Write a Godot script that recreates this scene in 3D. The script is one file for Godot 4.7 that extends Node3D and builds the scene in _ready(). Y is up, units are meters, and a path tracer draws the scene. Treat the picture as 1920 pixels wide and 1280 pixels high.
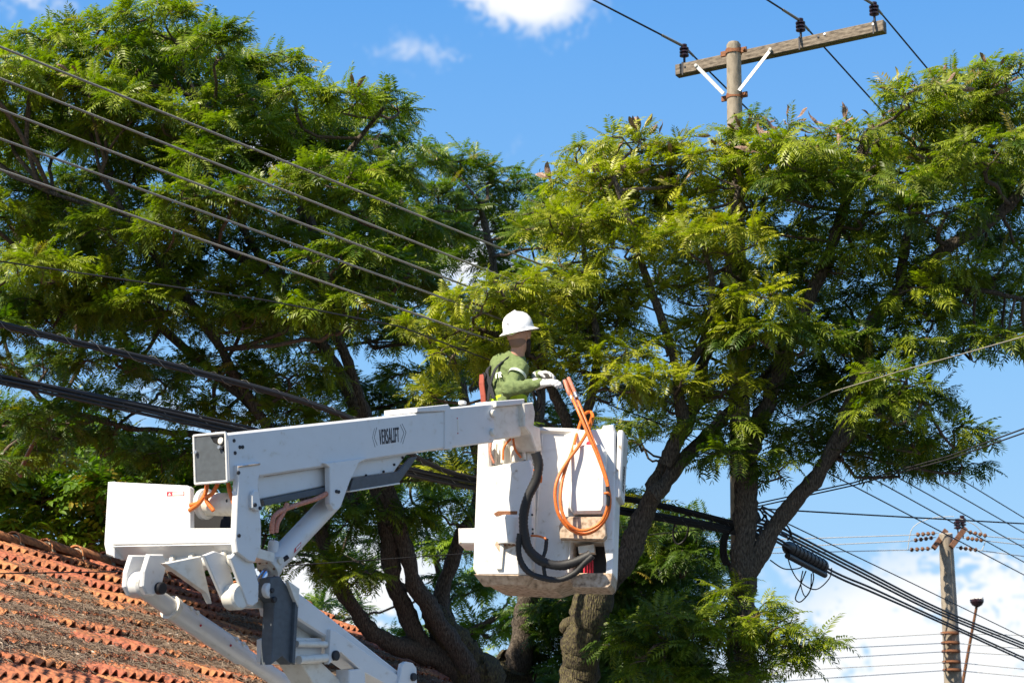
extends Node3D
# A worker in a bucket lift among street trees and overhead wires. Units are metres, y is up.

var taken := {}
var mats := {}

# ---------------------------------------------------------------- naming
func numbered(called: String) -> String:
	if not taken.has(called):
		taken[called] = 0
		return called
	taken[called] += 1
	return "%s_%03d" % [called, taken[called]]

func thing(called: String, label: String, category: String, at := Vector3.ZERO, group := "") -> Node3D:
	var o := Node3D.new()
	o.name = numbered(called)
	add_child(o)
	o.position = at
	tag(o, label, category, group)
	return o

func tag(o: Node, label: String, category: String, group := "") -> void:
	o.set_meta("label", label)
	o.set_meta("category", category)
	if group != "":
		o.set_meta("group", group)

func part(parent: Node3D, called: String, mesh: Mesh, m: Material, kind := "") -> MeshInstance3D:
	# meshes are computed in world coordinates; bring them into the axes of their parent
	var o := MeshInstance3D.new()
	o.name = numbered(called) if parent == self else called
	o.mesh = mesh
	o.material_override = m
	parent.add_child(o, true)
	o.transform = (Transform3D() if parent == self else parent.global_transform.affine_inverse())
	if kind != "":
		o.set_meta("kind", kind)
	return o

# ---------------------------------------------------------------- mesh builder
class MB:
	var v := PackedVector3Array()
	var n := PackedVector3Array()
	var c := PackedColorArray()
	var i := PackedInt32Array()

	func flat(a: Vector3, b: Vector3, d: Vector3) -> void:
		var nn := (d - a).cross(b - a).normalized()
		var k := v.size()
		v.append(a); v.append(b); v.append(d)
		n.append(nn); n.append(nn); n.append(nn)
		i.append(k); i.append(k + 1); i.append(k + 2)

	func out(a: Vector3, b: Vector3, d: Vector3, facing: Vector3) -> void:
		if (d - a).cross(b - a).dot(facing) < 0.0:
			flat(a, d, b)
		else:
			flat(a, b, d)

	func quad(a: Vector3, b: Vector3, d: Vector3, e: Vector3, facing: Vector3) -> void:
		out(a, b, d, facing)
		out(a, d, e, facing)

	func smooth(a: int, b: int, d: int) -> void:
		if (v[d] - v[a]).cross(v[b] - v[a]).dot(n[a] + n[b] + n[d]) < 0.0:
			i.append(a); i.append(d); i.append(b)
		else:
			i.append(a); i.append(b); i.append(d)

	func mesh() -> ArrayMesh:
		var a := []
		a.resize(Mesh.ARRAY_MAX)
		a[Mesh.ARRAY_VERTEX] = v
		a[Mesh.ARRAY_NORMAL] = n
		if c.size() == v.size() and c.size() > 0:
			a[Mesh.ARRAY_COLOR] = c
		a[Mesh.ARRAY_INDEX] = i
		var m := ArrayMesh.new()
		m.add_surface_from_arrays(Mesh.PRIMITIVE_TRIANGLES, a)
		return m

	# a tube along points, radius at each point
	func tube(p: Array, r: Array, sides := 8, caps := true) -> void:
		var count := p.size()
		var t: Vector3 = (p[1] - p[0]).normalized()
		var s := t.cross(Vector3.UP if absf(t.y) < 0.9 else Vector3.RIGHT).normalized()
		var first := v.size()
		for k in count:
			var ahead: Vector3 = p[mini(k + 1, count - 1)]
			var back: Vector3 = p[maxi(k - 1, 0)]
			t = (ahead - back).normalized()
			s = (s - t * s.dot(t)).normalized()
			var q := t.cross(s)
			for j in sides:
				var a := TAU * j / sides
				var d := s * cos(a) + q * sin(a)
				v.append(p[k] + d * float(r[k]))
				n.append(d)
		for k in count - 1:
			for j in sides:
				var a := first + k * sides + j
				var b := first + k * sides + (j + 1) % sides
				smooth(a, b, a + sides)
				smooth(b, b + sides, a + sides)
		if caps:
			for e in [0, count - 1]:
				var f: Vector3 = (p[0] - p[1]) if e == 0 else (p[count - 1] - p[count - 2])
				for j in range(1, sides - 1):
					out(v[first + e * sides], v[first + e * sides + j], v[first + e * sides + j + 1], f)

	# a plate: outline (any planar polygon) pushed along d; bev rounds its outer edges by a chamfer
	func plate(p: Array, d: Vector3, bev := 0.006) -> void:
		var nn := -d.normalized()
		var x: Vector3 = (p[1] - p[0]).normalized()
		x = (x - nn * x.dot(nn)).normalized()
		var y := nn.cross(x)
		var q := PackedVector2Array()
		for a in p:
			q.append(Vector2((a - p[0]).dot(x), (a - p[0]).dot(y)))
		var pts := p.duplicate()
		var tri := Geometry2D.triangulate_polygon(q)
		var count := q.size()
		var area := 0.0
		for k in count:
			area += q[k].cross(q[(k + 1) % count])
		var turn := signf(area)
		var inner := []
		for k in count:
			var e1 := (q[k] - q[(k + count - 1) % count]).normalized()
			var e2 := (q[(k + 1) % count] - q[k]).normalized()
			var n1 := Vector2(-e1.y, e1.x) * turn
			var n2 := Vector2(-e2.y, e2.x) * turn
			var bis := (n1 + n2).normalized()
			var off := bis * bev / maxf(0.35, bis.dot(n1))
			inner.append(pts[k] + x * off.x + y * off.y)
		for side in 2:
			var f := nn if side == 0 else -nn
			var lift := Vector3.ZERO if side == 0 else d
			var base := bev * -f
			for k in range(0, tri.size(), 3):
				out(inner[tri[k]] + lift, inner[tri[k + 1]] + lift, inner[tri[k + 2]] + lift, f)
			for k in count:
				var k2 := (k + 1) % count
				var e := (q[k2] - q[k]).normalized()
				var o2 := Vector2(e.y, -e.x) * turn
				var o3 := x * o2.x + y * o2.y
				quad(inner[k] + lift, inner[k2] + lift, pts[k2] + lift + base, pts[k] + lift + base, f + o3)
				if side == 0:
					quad(pts[k] + base, pts[k2] + base, pts[k2] + d - base, pts[k] + d - base, o3)

	# a box between two points, with its height axis h and its breadth
	func beam(a: Vector3, b: Vector3, h: Vector3, breadth: Vector3, bev := 0.006) -> void:
		plate([a - h * 0.5 - breadth * 0.5, b - h * 0.5 - breadth * 0.5, b + h * 0.5 - breadth * 0.5, a + h * 0.5 - breadth * 0.5], breadth, bev)

	# turned shape: profile of (radius, height) round an axis
	func lathe(at: Vector3, axis: Vector3, profile: Array, sides := 20) -> void:
		axis = axis.normalized()
		var s := axis.cross(Vector3.UP if absf(axis.y) < 0.9 else Vector3.RIGHT).normalized()
		var t := axis.cross(s)
		for k in profile.size() - 1:
			var a: Vector2 = profile[k]
			var b: Vector2 = profile[k + 1]
			if a.distance_to(b) < 1e-6:
				continue
			var slope := Vector2(b.y - a.y, -(b.x - a.x)).normalized()
			var first := v.size()
			for j in sides:
				var an := TAU * j / sides
				var d := s * cos(an) + t * sin(an)
				var nn := (d * slope.x + axis * slope.y).normalized()
				v.append(at + d * a.x + axis * a.y); n.append(nn)
				v.append(at + d * b.x + axis * b.y); n.append(nn)
			for j in sides:
				var q := first + j * 2
				var r := first + ((j + 1) % sides) * 2
				smooth(q, r, q + 1)
				smooth(r, r + 1, q + 1)

func curve(p: Array, steps := 5) -> Array:
	# a smooth line through the points
	var r := []
	for k in p.size() - 1:
		var a = p[maxi(k - 1, 0)]
		var d = p[mini(k + 2, p.size() - 1)]
		for j in steps:
			var t := float(j) / steps
			if p[k] is Vector3:
				r.append(p[k].cubic_interpolate(p[k + 1], a, d, t))
			else:
				r.append(lerpf(p[k], p[k + 1], t))
	r.append(p[-1])
	return r

func same(value: float, count: int) -> Array:
	var r := []
	r.resize(count)
	r.fill(value)
	return r

func pipe(points: Array, r: float, steps := 5, sides := 8) -> ArrayMesh:
	var b := MB.new()
	var c := curve(points, steps)
	b.tube(c, same(r, c.size()), sides)
	return b.mesh()

# ---------------------------------------------------------------- materials
func noise_texture(freq: float, seed_: int, colors: Array, spots: Array, size := 512, octaves := 5, normal := false, kind := FastNoiseLite.TYPE_SIMPLEX_SMOOTH) -> NoiseTexture2D:
	var f := FastNoiseLite.new()
	f.noise_type = kind
	f.frequency = freq
	f.seed = seed_
	f.fractal_octaves = octaves
	var t := NoiseTexture2D.new()
	t.width = size
	t.height = size
	t.seamless = true
	t.noise = f
	t.as_normal_map = normal
	if normal:
		t.bump_strength = 8.0
	elif colors.size():
		var g := Gradient.new()
		g.offsets = PackedFloat32Array(spots)
		g.colors = PackedColorArray(colors)
		t.color_ramp = g
	return t

func lin(r: float, g: float, b: float) -> Color:
	return Color(r, g, b).linear_to_srgb()

func plain(key: String, c: Color, rough := 0.6, metal := 0.0) -> StandardMaterial3D:
	if not mats.has(key):
		var m := StandardMaterial3D.new()
		m.resource_name = key
		m.albedo_color = c
		m.roughness = rough
		m.metallic = metal
		mats[key] = m
	return mats[key]

func grained(key: String, colors: Array, spots: Array, freq: float, scale_: Vector3, rough := 0.7, relief := 0.0, seed_ := 1) -> StandardMaterial3D:
	if not mats.has(key):
		var m := plain(key, Color.WHITE, rough)
		m.albedo_texture = noise_texture(freq, seed_, colors, spots)
		m.uv1_triplanar = true
		m.uv1_world_triplanar = true
		m.uv1_scale = scale_
		if relief > 0.0:
			m.heightmap_enabled = true
			m.heightmap_scale = relief
			m.heightmap_texture = noise_texture(freq, seed_, [], [])
	return mats[key]

func make_materials() -> void:
	grained("white_paint", [lin(.3, .22, .15), lin(.57, .545, .5), lin(.65, .648, .64), lin(.68, .68, .675)], [0.0, 0.11, 0.24, 1.0], 0.016, Vector3(1.1, 1.1, 1.1), 0.32, 0.0, 5)
	grained("cream_paint", [lin(.42, .36, .27), lin(.66, .63, .56), lin(.74, .72, .66)], [0.0, 0.38, 1.0], 0.015, Vector3(1.6, 1.6, 1.6), 0.4, 0.0, 9)
	grained("bucket_white", [lin(.24, .16, .1), lin(.56, .51, .44), lin(.69, .675, .645), lin(.74, .73, .71)], [0.0, 0.1, 0.24, 1.0], 0.014, Vector3(1.3, 1.0, 1.3), 0.38, 0.0, 21)
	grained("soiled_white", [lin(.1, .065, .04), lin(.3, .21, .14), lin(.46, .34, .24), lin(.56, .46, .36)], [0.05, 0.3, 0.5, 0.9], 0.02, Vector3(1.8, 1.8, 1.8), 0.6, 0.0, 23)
	grained("grey_plastic", [lin(.06, .07, .08), lin(.085, .1, .115)], [0.2, 0.9], 0.02, Vector3(2, 2, 2), 0.55, 0.0, 3)
	plain("dark_bolt", lin(.03, .03, .035), .45, .6)
	plain("steel", lin(.45, .45, .45), .35, .9)
	plain("chrome_rod", lin(.55, .6, .7), .12, 1.0)
	plain("black", lin(.012, .012, .013), .5)
	grained("black_sleeve", [lin(.008, .008, .009), lin(.022, .022, .024)], [0.3, 0.8], 0.05, Vector3(4, 4, 4), .6, 0.0, 8)
	grained("orange_hose", [lin(.55, .12, .025), lin(.78, .2, .03)], [0.3, 0.6], 0.03, Vector3(4, 4, 4), .42, 0.0, 8)
	grained("faded_hose", [lin(.42, .15, .09), lin(.6, .26, .17)], [0.3, 0.7], 0.03, Vector3(4, 4, 4), .55, 0.0, 18)
	plain("print_black", lin(.015, .015, .025), .5)
	plain("print_red", lin(.5, .02, .04), .5)
	grained("rust", [lin(.12, .05, .025), lin(.3, .12, .05)], [0.3, 0.7], 0.04, Vector3(5, 5, 5), .85, 0.1, 4)
	grained("concrete", [lin(.2, .17, .13), lin(.33, .28, .22), lin(.4, .35, .28)], [0.1, 0.5, 0.9], 0.012, Vector3(3, 1.2, 3), .9, 0.25, 4)
	grained("old_wood", [lin(.07, .055, .04), lin(.16, .13, .1), lin(.26, .22, .17)], [0.15, 0.5, 0.9], 0.01, Vector3(2.2, 7, 7), .9, 0.3, 14)
	grained("brown_wood", [lin(.09, .035, .015), lin(.2, .09, .04)], [0.2, 0.8], 0.01, Vector3(3, 3, 3), .9, 0.2, 15)
	grained("insulator", [lin(.02, .008, .012), lin(.035, .014, .02)], [0.2, 0.8], 0.02, Vector3(3, 3, 3), .15, 0.0, 15)
	grained("galvanised", [lin(.3, .31, .31), lin(.42, .43, .43)], [0.2, 0.8], 0.02, Vector3(3, 3, 3), .45, 0.0, 15)
	grained("bark", [lin(.018, .013, .01), lin(.06, .046, .036), lin(.13, .105, .082), lin(.23, .19, .15)], [0.14, 0.4, 0.6, 0.95], 0.034, Vector3(4.6, 1.0, 4.6), .95, 2.0, 31)
	grained("bark_mossy", [lin(.02, .014, .01), lin(.055, .042, .028), lin(.1, .085, .045), lin(.13, .12, .03), lin(.17, .13, .1)], [0.12, 0.4, 0.56, 0.66, 0.8], 0.03, Vector3(4.2, 1.1, 4.2), .95, 2.2, 33)
	grained("twig", [lin(.05, .034, .024), lin(.16, .12, .09)], [0.25, 0.75], 0.03, Vector3(3, 3, 3), .95, 0.0, 32)
	grained("pod", [lin(.09, .045, .025), lin(.24, .14, .095), lin(.4, .28, .21)], [0.2, 0.5, 0.85], 0.03, Vector3(5, 5, 5), .6, 0.0, 35)
	plain("pod_green", lin(.42, .36, .08), .5)
	grained("wire_grey", [lin(.13, .12, .1), lin(.3, .28, .24)], [0.35, 0.65], 0.05, Vector3(5, 5, 5), .6, 0.0, 12)
	grained("wire_black", [lin(.008, .008, .01), lin(.016, .016, .018)], [0.35, 0.65], 0.05, Vector3(5, 5, 5), .65, 0.0, 12)
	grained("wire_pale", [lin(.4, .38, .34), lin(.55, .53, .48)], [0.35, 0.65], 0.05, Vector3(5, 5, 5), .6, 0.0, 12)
	grained("wall_paint", [lin(.5, .46, .38), lin(.62, .58, .5)], [0.2, 0.8], 0.012, Vector3(1, 1, 1), .9, 0.0, 12)
	grained("asphalt", [lin(.03, .03, .03), lin(.06, .06, .058), lin(.085, .083, .08)], [0.2, 0.5, 0.9], 0.02, Vector3(.5, .5, .5), .95, 0.0, 17)
	for k in 5:
		var h: float = [1.0, .86, 1.1, .7, .95][k]
		var g: float = [1.0, .95, 1.12, 1.0, .85][k]
		grained("tile_%d" % k, [lin(.045, .028, .02), lin(.2 * h, .075 * h * g, .04 * h), lin(.42 * h, .14 * h * g, .058 * h), lin(.52 * h, .22 * h * g, .11 * h)], [0.12, 0.34, 0.55, 0.95], 0.016, Vector3(2.4, 2.4, 2.4), .9, 0.12, 40 + k)
	# foliage takes its tint from each leaf
	for key in ["leaf", "broad_leaf"]:
		var m := plain(key, Color.WHITE, .42)
		m.vertex_color_use_as_albedo = true
		m.backlight_enabled = true
		m.backlight = Color(.88, .98, .28)
		m.metallic_specular = .5
	var lm := plain("litter", Color.WHITE, .9)
	lm.vertex_color_use_as_albedo = true

# ---------------------------------------------------------------- foliage pieces
func frond(pairs: int, droop: float, blade: float, width: float) -> ArrayMesh:
	# one feathered leaf of length 1 along +z: a drooping midrib with paired blades
	var b := MB.new()
	var rng := RandomNumberGenerator.new()
	rng.seed = int(droop * 100.0) + pairs
	var mid := []
	for k in 9:
		var t := k / 8.0
		mid.append(Vector3(0, .1 * t - droop * t * t, t * (1.0 - .12 * droop)))
	b.tube(mid, [.012, .011, .01, .009, .008, .007, .006, .005, .004], 3, false)
	for k in pairs:
		var t := .14 + .86 * float(k) / (pairs - 1)
		var f := t * 8.0
		var a: Vector3 = mid[int(minf(f, 7.0))].lerp(mid[int(minf(f, 7.0)) + 1], f - int(minf(f, 7.0)))
		var along: Vector3 = (mid[mini(int(f) + 1, 8)] - mid[maxi(int(f) - 1, 0)]).normalized()
		for s in [-1.0, 1.0]:
			var len := blade * (.55 + .75 * sin(PI * (.18 + .68 * t))) * rng.randf_range(.85, 1.1)
			var dir: Vector3 = (Vector3(s, rng.randf_range(-.12, .14), 0) * .86 + along * rng.randf_range(.35, .6)).normalized()
			if k == pairs - 1:
				dir = (Vector3(s * .45, -.1, 0) + along).normalized()
			var tip: Vector3 = a + dir * len + Vector3(0, -.18 * len, 0)
			var m1: Vector3 = a + dir * len * .5 + Vector3(0, .05 * len, 0)
			var wide := along * width
			b.flat(a, m1 + wide, m1)
			b.flat(a, m1, m1 - wide)
			b.flat(m1 + wide, tip, m1)
			b.flat(m1, tip, m1 - wide)
	return b.mesh()

func broad_spray() -> ArrayMesh:
	var b := MB.new()
	var rng := RandomNumberGenerator.new()
	rng.seed = 77
	b.tube([Vector3.ZERO, Vector3(0, .03, .5), Vector3(0, -.04, 1)], [.012, .01, .005], 3, false)
	for k in 9:
		var t := .15 + .1 * k
		var s := 1.0 if k % 2 == 0 else -1.0
		var a := Vector3(0, .02, t)
		var dir := Vector3(s * rng.randf_range(.7, 1.0), rng.randf_range(-.3, .25), rng.randf_range(.2, .7)).normalized()
		var side := dir.cross(Vector3(rng.randf_range(-.4, .4), 1, rng.randf_range(-.4, .4))).normalized()
		var len := rng.randf_range(.26, .4)
		var m1 := a + dir * len * .35
		var m2 := a + dir * len * .7 + Vector3(0, -.02, 0)
		var tip := a + dir * len + Vector3(0, -.07, 0)
		for q in [1.0, -1.0]:
			var o1: Vector3 = m1 + side * len * .22 * q + Vector3(0, .03, 0)
			var o2: Vector3 = m2 + side * len * .18 * q + Vector3(0, .02, 0)
			b.flat(a, m1, o1)
			b.flat(m1, m2, o1)
			b.flat(m2, o2, o1)
			b.flat(m2, tip, o2)
	return b.mesh()

func pod_mesh() -> ArrayMesh:
	# a dry flat seed pod, pointed at both ends, twisted a little; length 1 along z
	var b := MB.new()
	var rows := []
	for k in 7:
		var t := k / 6.0
		var w := .14 * pow(sin(PI * clampf(t * .96 + .02, 0.0, 1.0)), .7) + .01
		var tw := -.5 + 1.1 * t
		var c := Vector3(.05 * sin(PI * t), .05 * sin(2.0 * PI * t), t)
		var x := Vector3(cos(tw), sin(tw), 0)
		var y := Vector3(-sin(tw), cos(tw), 0)
		rows.append([c + x * w, c + y * w * .3, c - x * w, c - y * w * .3])
	for k in 6:
		for j in 4:
			var mid: Vector3 = (rows[k][j] + rows[k][(j + 1) % 4]) * .5 - (rows[k][0] + rows[k][2]) * .5
			b.quad(rows[k][j], rows[k][(j + 1) % 4], rows[k + 1][(j + 1) % 4], rows[k + 1][j], mid)
	b.tube([Vector3(0, -.12, -.75), Vector3(0, .02, -.35), Vector3(.02, 0, .03)], [.016, .016, .02], 4, false)
	return b.mesh()

var fronds := []
var broad: ArrayMesh
var pod: ArrayMesh

# ---------------------------------------------------------------- trees
# limbs: [[points], first radius, last radius, mossy]; pads: [x, y, z, size, tone] where foliage gathers
func tree(t: Node3D, limbs: Array, pads: Array, look: Dictionary) -> void:
	var rng := RandomNumberGenerator.new()
	rng.seed = look.seed
	var rough := FastNoiseLite.new()
	rough.seed = look.seed
	rough.frequency = 1.6
	var pos := []
	var par := []
	var rad := []
	var trunk := MB.new()
	var mossy := MB.new()
	for l in limbs:
		var p := curve(l[0], 14 if l[1] > .1 else 8)
		var r := []
		var last := -1
		for k in p.size():
			var s := float(k) / (p.size() - 1)
			var q: float = lerpf(l[1], l[2], pow(s, .8))
			var wob := Vector3(rough.get_noise_3dv(p[k] * 1.3), rough.get_noise_3dv(p[k] * 1.3 + Vector3(9, 0, 0)), rough.get_noise_3dv(p[k] * 1.3 + Vector3(0, 9, 0)))
			p[k] += wob * minf(.06, q * .5)
			q *= 1.0 + .3 * rough.get_noise_3dv(p[k] * 3.0)
			r.append(q)
			pos.append(p[k]); par.append(last); rad.append(q)
			last = pos.size() - 1
		var into := mossy if l.size() > 3 and l[3] else trunk
		var first := into.v.size()
		into.tube(p, r, 28 if l[1] > .1 else (14 if l[1] > .05 else 8))
		# ridged skin
		for k in range(first, into.v.size()):
			into.v[k] += into.n[k] * (rough.get_noise_3dv(into.v[k] * Vector3(6, 2, 6)) * .12 + rough.get_noise_3dv(into.v[k] * Vector3(17, 4, 17)) * .12) * minf(.3, l[1] * 1.2)
	var stem := part(t, "trunk", trunk.mesh(), mats["bark"])
	if mossy.v.size():
		part(t, "mossy_trunk", mossy.mesh(), mats["bark_mossy"])
	stem.name = "trunk"
	var fixed := pos.size()
	var tips := []           # [where, direction, tone]
	var from_limb := fixed
	for pd in pads:
		var c := Vector3(pd[0], pd[1], pd[2])
		var size: float = pd[3]
		# where the bough leaves the tree
		var best := 0
		var cost := 1e9
		for k in from_limb:
			var d: Vector3 = c - pos[k]
			var v := d.length() * (1.0 + .5 * maxf(0.0, -d.normalized().y))
			if rad[k] > .16:
				v += .5
			if v < cost:
				cost = v
				best = k
		var start: Vector3 = pos[best]
		var goal := c + Vector3(rng.randf_range(-.3, .3), -.28, rng.randf_range(-.3, .3)) * size
		var steps := maxi(3, int(start.distance_to(goal) / .16))
		var was := best
		var mine := []
		var bow := Vector3(rng.randf_range(-.12, .12), rng.randf_range(-.14, .06), rng.randf_range(-.12, .12)) * start.distance_to(goal)
		for k in range(1, steps + 1):
			var s := float(k) / steps
			var p := start.lerp(goal, s) + bow * sin(PI * s) + Vector3(rng.randf_range(-1, 1), rng.randf_range(-1, 1), rng.randf_range(-1, 1)) * .022
			pos.append(p); par.append(was); rad.append(0.0)
			was = pos.size() - 1
			if k > steps * .55:
				mine.append(was)
		var wants := []
		var many := int(look.tips * size * size / .2)
		for k in many:
			var a := rng.randf() * TAU
			var far := sqrt(rng.randf())
			var up := sqrt(maxf(0.0, 1.0 - far * far))
			var h: float = up * rng.randf_range(-.25, 1.0) * look.get("flat", .5)
			wants.append(c + Vector3(cos(a) * far, h, sin(a) * far) * size)
		wants.sort_custom(func(x, y): return x.distance_squared_to(goal) < y.distance_squared_to(goal))
		for w in wants:
			var near: int = mine[0]
			var nd := 1e9
			for k in mine:
				var d2: float = pos[k].distance_squared_to(w)
				if d2 < nd:
					nd = d2
					near = k
			var away: float = sqrt(nd)
			var count := maxi(2, int(away / .1))
			var sw: Vector3 = pos[near]
			was = near
			var bend := Vector3(rng.randf_range(-.2, .2), rng.randf_range(-.05, .2), rng.randf_range(-.2, .2)) * away
			for k in range(1, count + 1):
				var s := float(k) / count
				pos.append(sw.lerp(w, s) + bend * sin(PI * s))
				par.append(was); rad.append(0.0)
				was = pos.size() - 1
				mine.append(was)
			var out: Vector3 = (w - pos[par[was]]).normalized()
			out = (out + (w - c) * Vector3(1, .5, 1) / size * .8).normalized()
			tips.append([w, out, clampf(pd[4] + rng.randf_range(-.25, .25), 0, 1), pos[par[was]]])
	# thickness of the twigs, from the tips down
	var load_ := []
	load_.resize(pos.size())
	load_.fill(0.0)
	var heir := {}
	for k in range(pos.size() - 1, fixed - 1, -1):
		load_[k] = maxf(load_[k], 1.0)
		if par[k] >= 0:
			if not heir.has(par[k]) or load_[k] > load_[heir[par[k]]]:
				heir[par[k]] = k
			load_[par[k]] += load_[k]
	var twigs := MB.new()
	for k in range(fixed, pos.size()):
		if par[k] >= fixed and heir.get(par[k], -1) == k:
			continue
		var line := [pos[par[k]]]
		var thick := [minf(.0056 * pow(load_[k], .45), .05)]
		var at: int = k
		while at >= 0:
			line.append(pos[at])
			thick.append(minf(.0054 * pow(load_[at], .45), .05))
			at = heir.get(at, -1)
		twigs.tube(line, thick, 5 if thick[0] > .012 else 3, false)
	part(t, "branches", twigs.mesh(), mats["twig"], "stuff")
	# leaves
	var kinds: Array = look.get("meshes", fronds)
	var lists := []
	for k in kinds.size():
		lists.append([])
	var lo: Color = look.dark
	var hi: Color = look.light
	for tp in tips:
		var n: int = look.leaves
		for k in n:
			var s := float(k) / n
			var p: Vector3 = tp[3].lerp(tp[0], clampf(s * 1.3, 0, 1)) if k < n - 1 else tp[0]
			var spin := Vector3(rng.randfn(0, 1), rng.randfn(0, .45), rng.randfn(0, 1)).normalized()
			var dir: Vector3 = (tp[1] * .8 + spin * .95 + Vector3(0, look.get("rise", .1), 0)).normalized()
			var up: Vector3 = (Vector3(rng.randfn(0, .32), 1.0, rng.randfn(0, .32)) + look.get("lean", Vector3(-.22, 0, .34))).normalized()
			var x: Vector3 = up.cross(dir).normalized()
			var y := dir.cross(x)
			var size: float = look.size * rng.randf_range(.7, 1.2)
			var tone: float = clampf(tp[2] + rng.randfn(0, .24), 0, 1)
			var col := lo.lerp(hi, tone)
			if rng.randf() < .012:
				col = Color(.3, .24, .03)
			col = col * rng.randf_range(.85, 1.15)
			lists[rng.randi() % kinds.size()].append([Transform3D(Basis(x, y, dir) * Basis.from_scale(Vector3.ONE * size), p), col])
	var crown := Node3D.new()
	crown.name = "crown"
	t.add_child(crown, true)
	for k in kinds.size():
		var mm := MultiMesh.new()
		mm.transform_format = MultiMesh.TRANSFORM_3D
		mm.use_colors = true
		mm.mesh = kinds[k]
		mm.instance_count = lists[k].size()
		for j in lists[k].size():
			mm.set_instance_transform(j, lists[k][j][0])
			mm.set_instance_color(j, lists[k][j][1])
		var o := MultiMeshInstance3D.new()
		o.name = "foliage"
		o.multimesh = mm
		o.material_override = mats[look.get("leaf", "leaf")]
		o.set_meta("kind", "stuff")
		crown.add_child(o, true)
		o.transform = t.global_transform.affine_inverse()
	# seed pods on the outer twigs
	var hang: int = look.get("pods", 0)
	var high := tips.filter(func(x): return x[0].y > look.get("pods_above", 0.0))
	for k in hang:
		var tp = high[rng.randi() % high.size()]
		var cluster := rng.randi_range(1, 4)
		for j in cluster:
			var dir: Vector3 = (tp[1] * .4 + Vector3(rng.randfn(0, 1), rng.randf_range(-.1, 1.3), rng.randfn(0, 1)) * .8).normalized()
			var x := dir.cross(Vector3(rng.randfn(0, 1), rng.randfn(0, 1), rng.randfn(0, 1))).normalized()
			var o := part(t, "seed_pod", pod, mats["pod" if rng.randf() < .93 else "pod_green"])
			o.transform = t.global_transform.affine_inverse() * Transform3D(Basis(x, dir.cross(x), dir) * Basis.from_scale(Vector3.ONE * rng.randf_range(.1, .16)), tp[0] + dir * .09)
	print("  tree: ", tips.size(), " tips, ", lists.reduce(func(a, l): return a + l.size(), 0), " leaves, ", twigs.i.size() / 3, " twig triangles")

# ---------------------------------------------------------------- sky
const AIR := [[0.0, Vector3(0.266, 0.393, 0.500)], [6.0, Vector3(0.223, 0.362, 0.500)], [15.0, Vector3(0.133, 0.282, 0.484)], [25.0, Vector3(0.064, 0.197, 0.441)], [45.0, Vector3(0.032, 0.133, 0.373)], [90.0, Vector3(0.022, 0.096, 0.298)]]
# banks of cloud: azimuth, height, half width, half height in degrees, strength
const CLOUDS := [[9.6, 5.0, 2.6, 2.9, 1.2], [13.6, 6.8, 2.8, 2.6, 1.1], [20.0, 6.0, 5.0, 2.6, 1.0], [2.0, 4.0, 6.0, 2.2, .9], [-4.5, 8.0, 4.2, 2.0, .95], [-2.3, 17.4, 3.2, 1.5, .9], [-7.0, 20.2, 1.6, 1.0, .9], [-10.0, 13.5, 2.5, 1.2, .6],
	[0.9, 24.3, 1.6, .8, .8], [-.5, 24.7, 1.9, .8, .75], [-3.0, 23.1, 1.1, .6, .55], [-14.4, 24.3, 2.6, 1.3, .85], [.15, 20.6, .4, .6, .45], [-24.0, 22.0, 6.0, 2.5, .8], [-30.0, 8.0, 8.0, 2.5, 1.0], [32.0, 9.0, 7.0, 3.0, 1.0], [26.0, 20.0, 4.0, 1.4, .7]]

func sky_panorama() -> ImageTexture:
	var w := 4096
	var h := 2048
	var im := Image.create(w, h, false, Image.FORMAT_RGBF)
	var puff := FastNoiseLite.new()
	puff.seed = 4
	puff.frequency = 3.2
	puff.fractal_octaves = 6
	puff.fractal_gain = .52
	var wide := FastNoiseLite.new()
	wide.seed = 12
	wide.frequency = 1.5
	wide.fractal_octaves = 3
	for y in h / 2:
		var el := 90.0 - 180.0 * (y + .5) / h
		var er := deg_to_rad(el)
		var k := 0
		while k < AIR.size() - 2 and AIR[k + 1][0] < el:
			k += 1
		var air: Vector3 = AIR[k][1].lerp(AIR[k + 1][1], (el - AIR[k][0]) / (AIR[k + 1][0] - AIR[k][0]))
		for x in w:
			var az := wrapf(360.0 * (x + .5) / w, -180.0, 180.0)
			var ar := deg_to_rad(az)
			var d := Vector3(sin(ar) * cos(er), sin(er) * 1.8, -cos(ar) * cos(er))
			var there := 0.0
			var thick := 1.0
			if absf(az) < 40.0:
				for c in CLOUDS:
					var e: float = pow((az - c[0]) / c[2], 2) + pow((el - c[1]) / c[3], 2)
					if e < 5.0:
						there += c[4] * exp(-e)
						thick += (c[4] - .45) * exp(-e)
				thick = clampf((thick - 1.0) * 2.6, .5, 1.0)
				there = minf(there, 1.0)
			else:
				there = clampf(wide.get_noise_3dv(d) * 2.4 + .12, 0.0, .9) * (1.0 if el < 40.0 else .7)
			if absf(az) >= 40.0 and absf(az) < 52.0:
				there *= (absf(az) - 40.0) / 12.0
			var col := air
			if there > .04:
				var f := puff.get_noise_3dv(d * 3.0) * .5 + puff.get_noise_3dv(d * 8.0 + Vector3.ONE * puff.get_noise_3dv(d * 5.0)) * .42
				var cover := smoothstep(.36, .62 if el < 10.0 else .95, there * .95 + f * 1.5)
				var body := smoothstep(.5, 1.3, there * 1.2 + f * .6)
				col = air.lerp(Vector3(.53, .535, .54).lerp(Vector3(.43, .455, .49), (1.0 - body) * .5), cover * .96 * thick)
			im.set_pixel(x, y, Color(col.x, col.y, col.z))
	im.fill_rect(Rect2i(0, h / 2, w, h / 2), Color(.11, .12, .1))
	return ImageTexture.create_from_image(im)

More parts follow.
